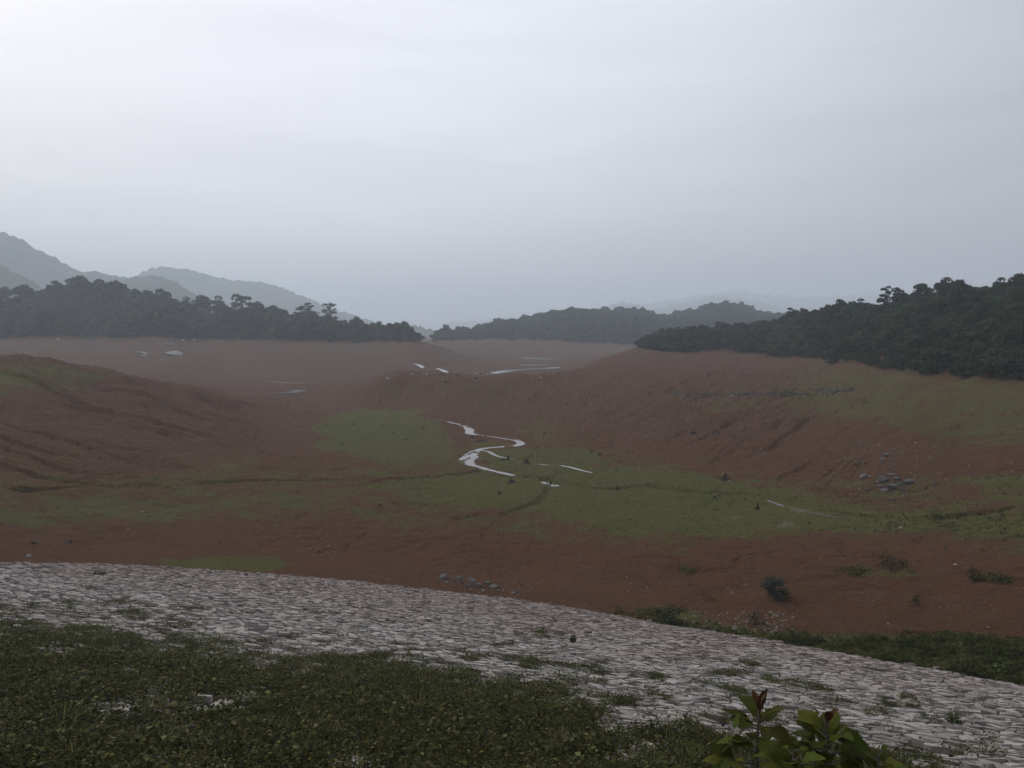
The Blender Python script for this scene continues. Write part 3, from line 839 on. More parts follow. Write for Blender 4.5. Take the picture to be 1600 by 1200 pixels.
mountain([(560, 530), (620, 512), (645, 509), (670, 516), (720, 534)], 1700, 120, 2.2, 'small pale hill in the gap between the peninsulas')

# ---------------------------------------------------------------- haze
bm = bmesh.new()
bmesh.ops.create_cube(bm, size=1)
for v in bm.verts:
    v.co = (v.co.x * 13000, v.co.y * 13000 + 0, (-14.5 if v.co.z < 0 else max(MTOP) + 4))
me = bpy.data.meshes.new('haze'); bm.to_mesh(me); bm.free()
hm = bpy.data.materials.new('valley_haze'); hm.use_nodes = True
t = hm.node_tree; t.nodes.clear()
pv = N(t, 'ShaderNodeVolumePrincipled')
pv.inputs['Color'].default_value = (0.82, 0.91, 1.0, 1)
pv.inputs['Density'].default_value = 0.00049
pv.inputs['Anisotropy'].default_value = 0.2
mo = N(t, 'ShaderNodeOutputMaterial')
t.links.new(pv.outputs[0], mo.inputs['Volume'])
me.materials.append(hm)
haze = link('haze', me)
tag(haze, 'pale grey haze filling the whole valley', kind='stuff')

# ---------------------------------------------------------------- foliage builders
def leaf_cards(pts, nrm, size, rg, elong=1.5):
    """a small folded two-quad leaf spray at each point, roughly facing nrm"""
    n = len(pts)
    nrm = nrm / (np.linalg.norm(nrm, axis=1)[:, None] + 1e-9)
    r = rg.normal(size=(n, 3))
    a = np.cross(nrm, r); a /= np.linalg.norm(a, axis=1)[:, None] + 1e-9
    b = np.cross(nrm, a)
    s = size * rg.uniform(.6, 1.35, n)[:, None]
    v0 = pts - a * s * .5 * elong
    v1 = pts + b * s * .5 - nrm * s * .12
    v2 = pts + a * s * .5 * elong
    v3 = pts - b * s * .5 - nrm * s * .12
    V = np.stack([v0, v1, v2, v3], 1).reshape(-1, 3)
    Fq = np.arange(n * 4).reshape(n, 4)
    return V, Fq
def crown_pts(blobs, n, rg, fill=0.35):
    """points and outward normals on and in a set of ellipsoid clumps (cx,cy,cz,rx,rz)"""
    blobs = np.array(blobs, float)
    wts = blobs[:, 3] ** 2; wts /= wts.sum()
    k = rg.choice(len(blobs), n, p=wts)
    d = rg.normal(size=(n, 3)); d /= np.linalg.norm(d, axis=1)[:, None]
    d[:, 2] = np.where(d[:, 2] < -.35, -d[:, 2] * .8, d[:, 2])
    rad = np.where(rg.random(n) < fill, rg.uniform(.45, .9, n), rg.uniform(.86, 1.08, n))
    B = blobs[k]
    p = B[:, :3] + d * rad[:, None] * np.stack([B[:, 3], B[:, 3], B[:, 4]], 1)
    nn = d + np.array([0, 0, .5]) + rg.normal(size=(n, 3)) * .45
    return p, nn
def tube_into(V, Fc, p0, p1, r0, r1, seg=6, bend=0.0, rg=None, rings=3):
    p0 = np.array(p0, float); p1 = np.array(p1, float)
    ax = p1 - p0; ln = np.linalg.norm(ax) + 1e-9; ax /= ln
    ref = np.array([0, 0, 1.0]) if abs(ax[2]) < .9 else np.array([1.0, 0, 0])
    a = np.cross(ax, ref); a /= np.linalg.norm(a); b = np.cross(ax, a)
    off = (rg.normal(size=3) * bend * ln) if rg is not None else np.zeros(3)
    base_i = len(V)
    for k in range(rings + 1):
        t = k / rings
        c = p0 + (p1 - p0) * t + off * math.sin(math.pi * t)
        r = r0 + (r1 - r0) * t
        for q in range(seg):
            an = 2 * math.pi * q / seg
            V.append(tuple(c + a * math.cos(an) * r + b * math.sin(an) * r))
    for k in range(rings):
        for q in range(seg):
            i = base_i + k * seg
            Fc.append((i + q, i + (q + 1) % seg, i + seg + (q + 1) % seg, i + seg + q))
def dome_blobs(rg, n, rx, z0, z1, squash=.7):
    out = []
    for i in range(n):
        an = rg.uniform(0, 2 * math.pi); rr = math.sqrt(rg.random()) * rx * .88
        top = z0 + (z1 - z0) * (1 - .75 * (rr / rx) ** 2)
        z = rg.uniform(z0 + .25 * (top - z0), top)
        s = rg.uniform(.17, .42) * rx
        out.append((rr * math.cos(an), rr * math.sin(an), z, s, s * squash))
    return out
def make_proto_bush(seed, n=620, mat='crown', size=.26, flat=.8):
    """unit crown: radius about 1, from z=0 up to about 1.7"""
    rg = np.random.default_rng(seed)
    bl = dome_blobs(rg, 17, 1.0, 0.12, 1.5, flat)
    p, nn = crown_pts(bl, n, rg)
    V, Fq = leaf_cards(p, nn, size, rg)
    return mesh_np('crown_clump', V, Fq, M[mat], False)
def proto_coll(name, meshes):
    c = bpy.data.collections.new(name)
    for i, me in enumerate(meshes):
        o = bpy.data.objects.new('%s_%02d' % (name, i), me)
        c.objects.link(o)
    return c
def scatter(name, label, coll, pts, scl, yaw, idx, tilt=0.0, sq=None, parent=None):
    """stuff: one object whose points carry copies of small plants or stones"""
    n = len(pts)
    me = bpy.data.meshes.new(name)
    me.vertices.add(n)
    me.vertices.foreach_set('co', np.ascontiguousarray(pts, dtype=np.float32).ravel())
    rg = np.random.default_rng(n)
    rot = np.stack([rg.normal(size=n) * tilt, rg.normal(size=n) * tilt, yaw], 1)
    s3 = np.stack([scl, scl, scl * (sq if sq is not None else 1)], 1)
    for nm, typ, key, arr in (('rot', 'FLOAT_VECTOR', 'vector', rot), ('scl', 'FLOAT_VECTOR', 'vector', s3)):
        a = me.attributes.new(nm, typ, 'POINT'); a.data.foreach_set(key, np.ascontiguousarray(arr, dtype=np.float32).ravel())
    a = me.attributes.new('pick', 'INT', 'POINT'); a.data.foreach_set('value', np.ascontiguousarray(idx, dtype=np.int32))
    o = link(name, me, parent=parent)
    g = bpy.data.node_groups.new(name, 'GeometryNodeTree')
    g.interface.new_socket('Geometry', in_out='INPUT', socket_type='NodeSocketGeometry')
    g.interface.new_socket('Geometry', in_out='OUTPUT', socket_type='NodeSocketGeometry')
    gi = g.nodes.new('NodeGroupInput'); go = g.nodes.new('NodeGroupOutput')
    ci = g.nodes.new('GeometryNodeCollectionInfo')
    ci.inputs['Collection'].default_value = coll
    ci.inputs['Separate Children'].default_value = True
    ci.inputs['Reset Children'].default_value = True
    ip = g.nodes.new('GeometryNodeInstanceOnPoints')
    ip.inputs['Pick Instance'].default_value = True
    def named(nm, typ):
        q = g.nodes.new('GeometryNodeInputNamedAttribute'); q.data_type = typ
        q.inputs['Name'].default_value = nm
        return q.outputs['Attribute']
    g.links.new(gi.outputs[0], ip.inputs['Points'])
    g.links.new(ci.outputs[0], ip.inputs['Instance'])
    g.links.new(named('pick', 'INT'), ip.inputs['Instance Index'])
    g.links.new(named('rot', 'FLOAT_VECTOR'), ip.inputs['Rotation'])
    g.links.new(named('scl', 'FLOAT_VECTOR'), ip.inputs['Scale'])
    g.links.new(ip.outputs[0], go.inputs[0])
    md = o.modifiers.new('scatter', 'NODES'); md.node_group = g
    tag(o, label, kind='stuff')
    return o

# ---------------------------------------------------------------- woods (each hill's wood reads as one mass)
crownC = proto_coll('crown_clump', [make_proto_bush(100 + i, 640, 'crown', .27, [.7, .8, .6, .9, .55, .75][i]) for i in range(6)])
scrubC = proto_coll('scrub_clump', [make_proto_bush(200 + i, 900, 'scrub', .20, [.7, .8, .6, .9, .65, .75][i]) for i in range(6)])
def wood(name, label, edge, ymax, px0, px1, spacing, rad, coll, seed, sq=(.8, 1.15), edge_shrink=.55, minz=-99, beyond=60):
    rg = np.random.default_rng(seed)
    ex = np.linspace(edge[0][0], edge[-1][0], 60)
    ep = np.interp(ex, [e[0] for e in edge], [e[1] for e in edge])
    ey = []
    for a, b in zip(ex, ep):
        g = pix2ground(a, b, base, beyond)
        ey.append(g[1] if g is not None else 1e4)
    print(name, [round(v) for v in ey[::6]])
    mx_ = [e[0] for e in ymax]; my = [e[1] for e in ymax]
    y0, y1 = min(ey) - 2, max(my) + 2
    out = []
    yy = y0
    while yy < y1:
        xx = (px0 - HX) / F * yy
        xe = (px1 - HX) / F * yy
        xs = np.arange(xx, xe, spacing)
        X = xs + rg.uniform(-.45, .45, len(xs)) * spacing
        Yv = yy + rg.uniform(-.45, .45, len(xs)) * spacing
        px = HX + F * X / Yv
        lo = np.interp(px, ex, ey) + rad[1] * (.5 * vnoise(X / 9, Yv / 9 + seed) + .9 * np.maximum(0, vnoise(X / 3.1 + 7, Yv / 3.1 + seed))) + rad[0] * .3
        hi = np.interp(px, mx_, my)
        k = (Yv > lo) & (Yv < hi) & (px > px0) & (px < px1)
        X, Yv, lo = X[k], Yv[k], lo[k]
        if len(X):
            z = hz(X, Yv)
            big = sstep(0, 1, (Yv - lo) / (rad[1] * 2.2))
            r = (rad[0] + (rad[1] - rad[0]) * rg.random(len(X)) ** 1.6) * (.8 + .45 * sstep(-.4, .5, vnoise(X / (rad[1] * 5), Yv / (rad[1] * 5) + seed))) * (edge_shrink + (1 - edge_shrink) * big)
            kk = z > minz
            out.append(np.stack([X, Yv, z + CZ - r * .12, r], 1)[kk])
        yy += spacing
    q = np.concatenate(out)
    n = len(q)
    print(name, n)
    return scatter(name, label, coll, q[:, :3], q[:, 3], rg.uniform(0, 6.28, n), rg.integers(0, 6, n), .06, rg.uniform(sq[0], sq[1], n))
wood('wood', 'dense dark wood covering the left peninsula', [(-400, 525), (0, 527.5), (150, 528), (300, 530), (450, 533), (550, 535), (640, 535), (656, 535.5)],
     [(-400, 540), (400, 540), (560, 500), (630, 462), (656, 440)], -400, 656, 4.6, (2.6, 6.0), crownC, 21, beyond=330)
wood('wood', 'hazy wood over the double-topped far hill in the middle', [(680, 533), (720, 532), (750, 531), (830, 531.5), (900, 534), (960, 538), (1000, 540), (1300, 540)],
     [(680, 690), (740, 760), (800, 800), (1000, 880), (1150, 960), (1320, 960)], 682, 1320, 6.0, (3.2, 6.6), crownC, 22, (.7, 1.0), .6, -11, beyond=520)
wood('wood', 'low dark wood at the foot of the far hill, right of the middle', [(1003, 545.5), (1050, 549), (1100, 550), (1210, 553)],
     [(1003, 340), (1050, 400), (1210, 400)], 1003, 1200, 3.6, (2.4, 4.0), crownC, 23, (.75, 1.0), beyond=240)
wood('scrub', 'tangled green scrub covering the near hill on the right', [(1165, 552), (1200, 554), (1300, 568), (1400, 578), (1500, 590), (1600, 598), (1800, 612), (2300, 640)],
     [(1165, 310), (1230, 320), (1400, 265), (1600, 225), (2300, 160)], 1165, 2300, 2.0, (0.9, 2.9), scrubC, 24, (.7, 1.25), .6, beyond=70)

# ---------------------------------------------------------------- trees that stand out on the skylines
def tree_mesh(seed, h, r, style):
    """crown and trunk meshes, origin at the foot"""
    rg = np.random.default_rng(seed)
    V, Fc = [], []
    bl = []
    top = h * (.62 if style == 'round' else .9)
    lean = rg.normal(size=2) * h * .03
    tube_into(V, Fc, (0, 0, -.6), (lean[0], lean[1], top), h * .028, h * .012, 7, .02, rg, 5)
    if style == 'round':
        for i in range(14):
            an = i * 2.4 + rg.uniform(-.3, .3); el = rg.uniform(.2, 1.0)
            rr = r * rg.uniform(.35, .72)
            z = h * (.34 + .55 * el * (1 - (rr / r) ** 2 * .5))
            c = (rr * math.cos(an), rr * math.sin(an), z)
            tube_into(V, Fc, (lean[0] * .5, lean[1] * .5, h * rg.uniform(.3, .5)), c, h * .014, h * .005, 5, .05, rg)
            s = r * rg.uniform(.34, .5)
            bl.append((*c, s, s * .72))
        bl.append((0, 0, h * .9, r * .42, r * .3))
        n, sz = 1150, r * .16
    else:                      # ragged: separate leaf clumps on spreading limbs, gaps between
        m = 11
        for i in range(m):
            t = .42 + .55 * i / (m - 1) + rg.uniform(-.05, .05)
            an = i * 2.39 + rg.uniform(-.7, .7)
            rr = r * (1.1 - .75 * max(t - .4, 0)) * rg.uniform(.25, 1.0) if i < m - 1 else r * .1
            c = (lean[0] + rr * math.cos(an), lean[1] + rr * math.sin(an), h * min(t, .95))
            tube_into(V, Fc, (lean[0] * t, lean[1] * t, h * max(.3, t - .2)), c, h * .011, h * .004, 5, .08, rg)
            s = r * rg.uniform(.2, .46)
            bl.append((*c, s, s * rg.uniform(.55, .95)))
        n, sz = 620, r * .15
    p, nn = crown_pts(bl, n, rg, .25)
    Vc, Fq = leaf_cards(p, nn, sz, rg)
    tr = bpy.data.meshes.new('trunk'); tr.from_pydata(V, [], Fc); tr.materials.append(M['bark'])
    return mesh_np('crown', Vc, Fq, M['crown']), tr
def place_tree(px, top_py, Y, r, style, label, group, cat='tree', seed=0, name='tree', sink=0.0):
    x = (px - HX) / F * Y
    z = gh(x, Y) - sink
    h = (CZ + (HY - top_py) / F * Y) - z
    cr, tr = tree_mesh(seed, max(h, 2.0), r, style)
    e = empty(name, (x, Y, z))
    tag(e, label, cat, group)
    link('trunk', tr, parent=e); link('crown', cr, parent=e)
LG = 'trees standing above the left ridge'
for i, (px, py, Y, r, st, lb) in enumerate([
    (8, 448, 480, 5.0, 'round', 'round tree crown on the left ridge, touching the left edge of the picture'),
    (37, 446, 482, 6.5, 'round', 'flat-topped tree on the left ridge, second from the left edge'),
    (86, 439, 485, 5.5, 'round', 'small domed tree just left of the tallest tree on the left ridge'),
    (125, 432, 485, 7.5, 'round', 'tallest broad tree crowning the left ridge'),
    (155, 437, 488, 7.0, 'round', 'broad tree right beside the tallest tree on the left ridge'),
    (181, 440, 486, 8.0, 'round', 'big square-shouldered tree, second right of the tallest on the left ridge'),
    (209, 451, 484, 5.0, 'round', 'pointed tree on the left ridge just right of the big square-shouldered one'),
    (229, 454, 486, 6.0, 'round', 'low double-domed tree halfway along the left ridge'),
    (250, 453, 484, 6.5, 'round', 'dark round tree standing clear in the middle of the left ridge'),
    (270, 467, 482, 5.0, 'round', 'low tree in the dip of the left ridge'),
    (291, 464, 484, 5.5, 'round', 'first of three joined crowns right of the dip in the left ridge'),
    (314, 461, 484, 6.5, 'round', 'middle of three joined crowns right of the dip in the left ridge'),
    (341, 462, 484, 6.0, 'round', 'last of three joined crowns right of the dip in the left ridge'),
    (378, 463, 482, 7.0, 'tier', 'wide umbrella-shaped tree on the falling part of the left ridge'),
    (402, 472, 481, 5.5, 'round', 'small domed tree right of the umbrella-shaped tree on the left ridge'),
    (471, 479, 476, 5.6, 'tier', 'spreading layered tree, leftmost of the lone skyline trees'),
    (485, 472, 474, 3.6, 'tier', 'tall slender tree with a bare stem among the lone skyline trees'),
    (493, 486, 473, 2.8, 'tier', 'smallest of the lone skyline trees, between two taller ones'),
    (515, 474, 470, 5.2, 'tier', 'tall layered tree, rightmost of the lone skyline trees'),
    (557, 495, 468, 4.5, 'round', 'bushy tree on the low end of the left ridge'),
    (592, 503, 460, 4.5, 'round', 'round tree near the tip of the left ridge'),
    (644, 520, 437, 4.6, 'round', 'last tree at the tip of the left peninsula beside the gap'),
]):
    place_tree(px, py, Y, r, st, lb, LG, seed=300 + i)
RG = 'trees standing above the right hill'
for i, (px, py, Y, r, st, lb) in enumerate([
    (1234, 481, 296, 2.2, 'tier', 'small lone tree at the left end of the right hill skyline'),
    (1312, 468, 246, 2.6, 'round', 'bushy tree on the rising skyline of the right hill'),
    (1345, 467, 240, 2.4, 'round', 'low tree between the bushy one and the step in the right hill skyline'),
    (1387, 447, 226, 3.0, 'tier', 'ragged tall tree at the step in the right hill skyline'),
    (1408, 453, 224, 2.4, 'round', 'smaller round tree right of the step in the right hill skyline'),
    (1441, 444, 220, 3.2, 'round', 'domed tree in the middle of the right hill skyline'),
    (1480, 437, 212, 4.2, 'round', 'widest broad tree on the right hill skyline'),
    (1500, 438, 208, 2.8, 'round', 'small tree right beside the widest broad one on the right hill'),
    (1565, 434, 190, 2.2, 'round', 'low tree near the right end of the right hill skyline'),
    (1592, 429, 184, 3.0, 'round', 'dark tree on the right hill skyline at the right edge of the picture'),
]):
    place_tree(px, py, Y, r, st, lb, RG, seed=400 + i)

# ---------------------------------------------------------------- rocks
def rock_mesh(seed, mat, flat=.65):
    rg = np.random.default_rng(seed)
    bm = bmesh.new()
    bmesh.ops.create_icosphere(bm, subdivisions=2, radius=1)
    cuts = [(rg.normal(size=3), rg.uniform(.38, .72)) for _ in range(13)]
    for v in bm.verts:
        c = np.array(v.co)
        for nn, d in cuts:
            nn = nn / np.linalg.norm(nn)
            k = c @ nn
            if k > d: c = c - nn * (k - d)
        c = c * (1 + rg.uniform(-.03, .03)) * 1.35
        v.co = (c[0], c[1] * .8, c[2] * flat)
    me = bpy.data.meshes.new('rock'); bm.to_mesh(me); bm.free()
    me.materials.append(M[mat])
    return me
ROCKS = {k: [rock_mesh(s0 + i, k, f) for i, f in enumerate((.5, .65, .8, .55, .7, .45))] for k, s0 in (('rock', 500), ('whiterock', 520), ('darkrock', 540))}
rk = random.Random(9)
ORD = ['first', 'second', 'third', 'fourth', 'fifth', 'sixth', 'seventh', 'eighth', 'ninth', 'tenth', 'eleventh', 'twelfth', 'thirteenth', 'fourteenth',
       'fifteenth', 'sixteenth', 'seventeenth', 'eighteenth', 'nineteenth', 'twentieth', 'twenty-first', 'twenty-second', 'twenty-third', 'twenty-fourth', 'twenty-fifth', 'twenty-sixth']
def put_rock(px, py, w_px, h_px, kind, label, group, beyond=0, name='rock'):
    p = at(px, py + h_px * .35, beyond)
    w_ = w_px / F * p.y * .55
    h_ = h_px / F * p.y * .62
    me = rk.choice(ROCKS[kind])
    o = link(name, me, loc=(p.x, p.y, p.z + h_ * .35))
    zmax = max(v.co.z for v in me.vertices)
    o.scale = (w_, max(w_ * .75, h_ * .8), h_ / zmax)
    o.rotation_euler = (rk.uniform(-.12, .12), rk.uniform(-.12, .12), rk.uniform(-.5, .5))
    tag(o, label, 'rock', group)
    return o
pileA = [(684, 909, 5, 4), (692, 901, 13, 9), (699, 910, 8, 4), (709, 907, 6, 4), (717, 903, 11, 7), (721, 910, 7, 5), (732, 915, 7, 5), (735, 904, 10, 4), (741, 908, 10, 6), (747, 914, 13, 8),
         (762, 911, 10, 6), (774, 916, 16, 6), (780, 922, 5, 4), (795, 923, 5, 4), (805, 925, 11, 6), (814, 912, 6, 4)]
for i, (px, py, w_, h_) in enumerate(pileA):
    put_rock(px, py, w_, h_, 'rock', 'grey rock in the rubble row behind the dam toe, %s from the left' % ORD[i], 'rubble row behind the dam toe')
pileB = sorted([(1386, 710, 11, 5), (1381, 717.5, 10, 4), (1397, 719, 9, 4), (1377, 721, 10, 4), (1350.5, 722, 6, 6), (1349, 744, 12, 7), (1382, 749, 17, 12), (1402, 747, 12, 6), (1420, 753, 19, 10),
         (1394.5, 760, 17, 9), (1365, 754, 9, 6), (1373, 752.5, 7, 5), (1376, 759, 11, 5), (1407, 756, 11, 7), (1410, 764, 13, 7), (1395, 770, 9, 4), (1393.5, 779, 10, 4), (1417, 774, 7, 3),
         (1448, 759.5, 5, 3), (1462, 755.5, 7, 5), (1391, 742, 13, 4), (1399, 736.5, 7, 3), (1424, 720, 6, 4), (1384, 766, 15, 6), (1337, 724, 6, 4), (1356, 764, 8, 4)])
for i, (px, py, w_, h_) in enumerate(pileB):
    put_rock(px, py, w_, h_, 'rock', 'grey boulder in the heap on the right-hand slope, %s from the left' % ORD[i], 'boulder heap on the right-hand slope')
for px, py, w_, h_, lb in [(274, 553, 30, 11, 'large pale boulder on the bare shore below the left wood'), (266, 537, 12, 5, 'pale rock ledge directly above the large pale boulder'),
                           (222, 551, 12, 4, 'upper flat pale rock left of the large pale boulder'), (225, 555.5, 8, 3, 'lower flat pale rock left of the large pale boulder'),
                           (253, 563, 5, 4, 'small pale stone below the left end of the large pale boulder'), (285, 531.5, 7, 3, 'small pale rock at the edge of the left wood above the boulder'),
                           (303, 531, 5, 3, 'small pale rock right of the one at the wood edge'), (91, 530, 7, 3, 'lone pale rock far left below the wood edge')]:
    put_rock(px, py, w_, h_, 'whiterock', lb, 'pale rocks on the left shore', 250)
for i, (px, py, w_, h_, k) in enumerate([(643, 582.5, 3, 2, 'whiterock'), (659, 584, 4, 2, 'darkrock'), (661.5, 583, 3, 2.5, 'whiterock'), (666.5, 583.5, 4, 3, 'whiterock'), (671, 585, 4, 3, 'darkrock'),
                               (679, 584, 5, 2, 'darkrock'), (685, 584, 4, 2, 'darkrock'), (690, 583.5, 7, 3, 'darkrock'), (694, 582.5, 3, 2, 'darkrock'), (704, 582, 4, 2, 'darkrock'), (714, 583, 6, 2, 'darkrock'),
                               (721, 582, 4, 2.5, 'darkrock'), (725, 582, 3, 2, 'darkrock'), (735, 582.5, 3, 2, 'darkrock'), (743.5, 581.5, 4, 3, 'whiterock'), (744, 589, 6, 4, 'darkrock'),
                               (752, 582, 5, 2.5, 'darkrock'), (757, 582, 4, 2, 'darkrock'), (761.5, 582.5, 3, 2.5, 'whiterock'), (765, 582.5, 4, 2.5, 'darkrock'), (697, 595, 4, 3, 'darkrock'), (740, 596, 3, 2.5, 'darkrock')]):
    put_rock(px, py + 1.6, w_, h_, k, '%s rock along the crest of the middle ridge, %s from the left' % ('pale' if k == 'whiterock' else 'dark', ORD[i]), 'small rocks along the middle ridge')
for px, py, w_, h_, k, lb in [(589, 625.5, 4, 4, 'whiterock', 'small pale rock alone on the slope above the green patch'), (605, 591, 4, 3, 'whiterock', 'small pale rock near the left end of the middle ridge'),
                              (845, 590, 4, 3, 'whiterock', 'tiny pale rock on the red slope below the water arm'), (850, 584, 5, 2.5, 'darkrock', 'small dark rock on the crest in front of the water arm'),
                              (1082, 676, 9, 7, 'darkrock', 'dark lump on the right-hand slope above the green floor'), (1123, 677, 9, 5, 'darkrock', 'dark lump right of its neighbour on the right-hand slope'),
                              (1018, 650, 5, 4, 'darkrock', 'dark rock high on the slope left of the rubble wall'), (1331, 608.5, 8, 5, 'darkrock', 'dark rock at the right end of the low rubble wall'),
                              (52, 848, 9, 4, 'darkrock', 'dark low rock on red soil near the left edge'), (107, 847, 12, 6, 'darkrock', 'larger dark rock on red soil at lower left'),
                              (1290, 1000, 14, 5, 'rock', 'flat pale stone at the edge of the grass strip on the right'), (44, 869, 8, 5, 'whiterock', 'pale stone just above the dam toe at far left'),
                              (453, 899, 10, 4, 'rock', 'flat grey stone lying on the dam toe left of the middle'), (572, 911, 12, 4, 'rock', 'flat grey slab at the dam toe in the middle'),
                              (1190, 972, 8, 5, 'rock', 'pale stone beside the thin dark shrub at the toe'), (1148, 983, 9, 5, 'rock', 'pale stone below the grass-side rubble at the toe'),
                              (1200, 984, 7, 5, 'rock', 'small pale stone right of the thin dark shrub'), (1104, 969, 9, 4, 'rock', 'flat pale stone right of the toe bush'),
                              (1493, 882, 9, 3, 'whiterock', 'flat white stone left of the small bush at far right')]:
    put_rock(px, py, w_, h_, k, lb, None)
# small stones: one mass of them, strewn where the photograph shows them
def pebbles():
    rg = np.random.default_rng(77)
    cand = []
    def add(n, px0, px1, py0, py1, s0, s1, dens=None):
        for _ in range(n):
            px, py = rg.uniform(px0, px1), rg.uniform(py0, py1)
            cand.append((px, py, rg.uniform(s0, s1) * (1.9 if rg.random() < .05 else .85)))
    add(1300, -60, 1660, 820, 985, .012, .045); add(600, 1000, 1660, 850, 1000, .012, .045); add(700, -60, 1660, 700, 830, .03, .09)
    add(700, -60, 1660, 620, 760, .04, .12); add(500, 560, 1500, 590, 720, .04, .13)
    add(260, 1080, 1240, 955, 992, .03, .10); add(160, 690, 830, 905, 940, .03, .08); add(50, 445, 515, 828, 846, .02, .09); add(60, 460, 540, 848, 868, .02, .09)
    add(160, 1310, 1480, 690, 785, .06, .17); add(120, 1060, 1150, 616, 636, .1, .22); add(60, 380, 520, 625, 640, .08, .2)
    add(110, 1250, 1400, 880, 940, .012, .045); add(80, 1440, 1560, 930, 960, .012, .045)
    add(120, 440, 560, 640, 700, .06, .16); add(90, 1000, 1080, 650, 690, .06, .14); add(420, 300, 1250, 890, 990, .02, .07)
    V0 = []
    protos = []
    for i in range(6):
        bm = bmesh.new(); bmesh.ops.create_icosphere(bm, subdivisions=1, radius=1)
        for v in bm.verts: v.co = (v.co.x * rg.uniform(.7, 1.2), v.co.y * rg.uniform(.6, 1), v.co.z * rg.uniform(.4, .7))
        bm.verts.ensure_lookup_table(); bm.verts.index_update()
        protos.append((np.array([v.co[:] for v in bm.verts]), np.array([[v.index for v in f.verts] for f in bm.faces]))); bm.free()
    Vs, Fs, b = [], [], 0
    for px, py, s in cand:
        g = pix2ground(px, py, fin)
        if g is None or g[1] > 230 or g[1] < toe_y(px) + .1: continue
        z = gh(g[0], g[1])
        v, f = protos[rg.integers(0, 6)]
        a = rg.uniform(0, 6.28); c, sn = math.cos(a), math.sin(a)
        vv = v * s
        vv = np.stack([vv[:, 0] * c - vv[:, 1] * sn + g[0], vv[:, 0] * sn + vv[:, 1] * c + g[1], vv[:, 2] + z + s * .15], 1)
        Vs.append(vv); Fs.append(f + b); b += len(v)
    me = mesh_np('pebbles', np.concatenate(Vs), np.concatenate(Fs), M['pebble'])
    tag(link('pebbles', me), 'small pale stones strewn over the red soil', kind='stuff')
pebbles()
def rubble_wall():
    rg = np.random.default_rng(31)
    V, Fc, b = [], [], 0
    src = []
    for me in ROCKS['rock']:
        src.append((np.array([v.co[:] for v in me.vertices]), np.array([list(p.vertices) for p in me.polygons])))
    for i in range(420):
        t = rg.random()
        px = 1038 + t * 296
        py = np.interp(px, [1038, 1100, 1180, 1250, 1334], [613, 616, 617, 615, 610]) + rg.normal() * (1.2 + 3.5 * (rg.random() < .25))
        g = at(px, py)
        s = rg.uniform(.07, .24) * (1.3 if rg.random() < .1 else 1)
        v, f = src[rg.integers(0, 6)]
        V.append(v * s + np.array([g.x, g.y, g.z + s * rg.uniform(.1, .9)])); Fc.append(f + b); b += len(v)
    me = mesh_np('rubble_wall', np.concatenate(V), np.concatenate(Fc), M['wallrock'])
    tag(link('rubble_wall', me), 'low tumbled rubble wall along the terrace on the right-hand slope', 'wall')
rubble_wall()

# ---------------------------------------------------------------- stumps
def stump_mesh(seed, slim):
    rg = np.random.default_rng(seed)
    V, Fc = [], []
    seg = 14
    lob = rg.uniform(.55, 1.3, seg)
    prof = [(1.0, -.12), (.78, .10), (.42, .42), (.24, .75), (.16, 1.0), (.05, .93)] if not slim else [(1.0, -.1), (.62, .12), (.42, .4), (.36, .75), (.33, 1.0), (.12, .9)]
    for k, (r, z) in enumerate(prof):
        for q in range(seg):
            an = 2 * math.pi * q / seg
            rr = r * (lob[q] if k < 3 else 1 + .3 * (lob[q] - 1)) * (1 + rg.uniform(-.08, .08))
            V.append((rr * math.cos(an), rr * math.sin(an), z * (1 + rg.uniform(-.08, .08) * (k > 1))))
    for k in range(len(prof) - 1):
        for q in range(seg):
            Fc.append((k * seg + q, k * seg + (q + 1) % seg, (k + 1) * seg + (q + 1) % seg, (k + 1) * seg + q))
    Fc.append(tuple(range((len(prof) - 1) * seg, len(prof) * seg)))
    for q in range(5):                     # roots running out over the ground
        an = rg.uniform(0, 6.28); l = rg.uniform(1.0, 1.7)
        tube_into(V, Fc, (.5 * math.cos(an), .5 * math.sin(an), .16), (l * math.cos(an), l * math.sin(an), -.1), .16, .04, 5, .05, rg)
    me = bpy.data.meshes.new('stump'); me.from_pydata(V, [], Fc); me.materials.append(M['stump'])
    return me
ST = {s: [stump_mesh(600 + i + (10 if s else 0), s) for i in range(4)] for s in (False, True)}
def stump(px, py, w_, h_, slim, label, group=None):
    p = at(px, py)
    o = link('tree_stump', rk.choice(ST[slim]), loc=(p.x, p.y, p.z))
    o.scale = (w_ / F * p.y * .5, w_ / F * p.y * .5, h_ / F * p.y)
    o.rotation_euler = (0, 0, rk.uniform(0, 6.28))
    tag(o, label, 'tree stump', group or 'dark stumps on the valley floor')
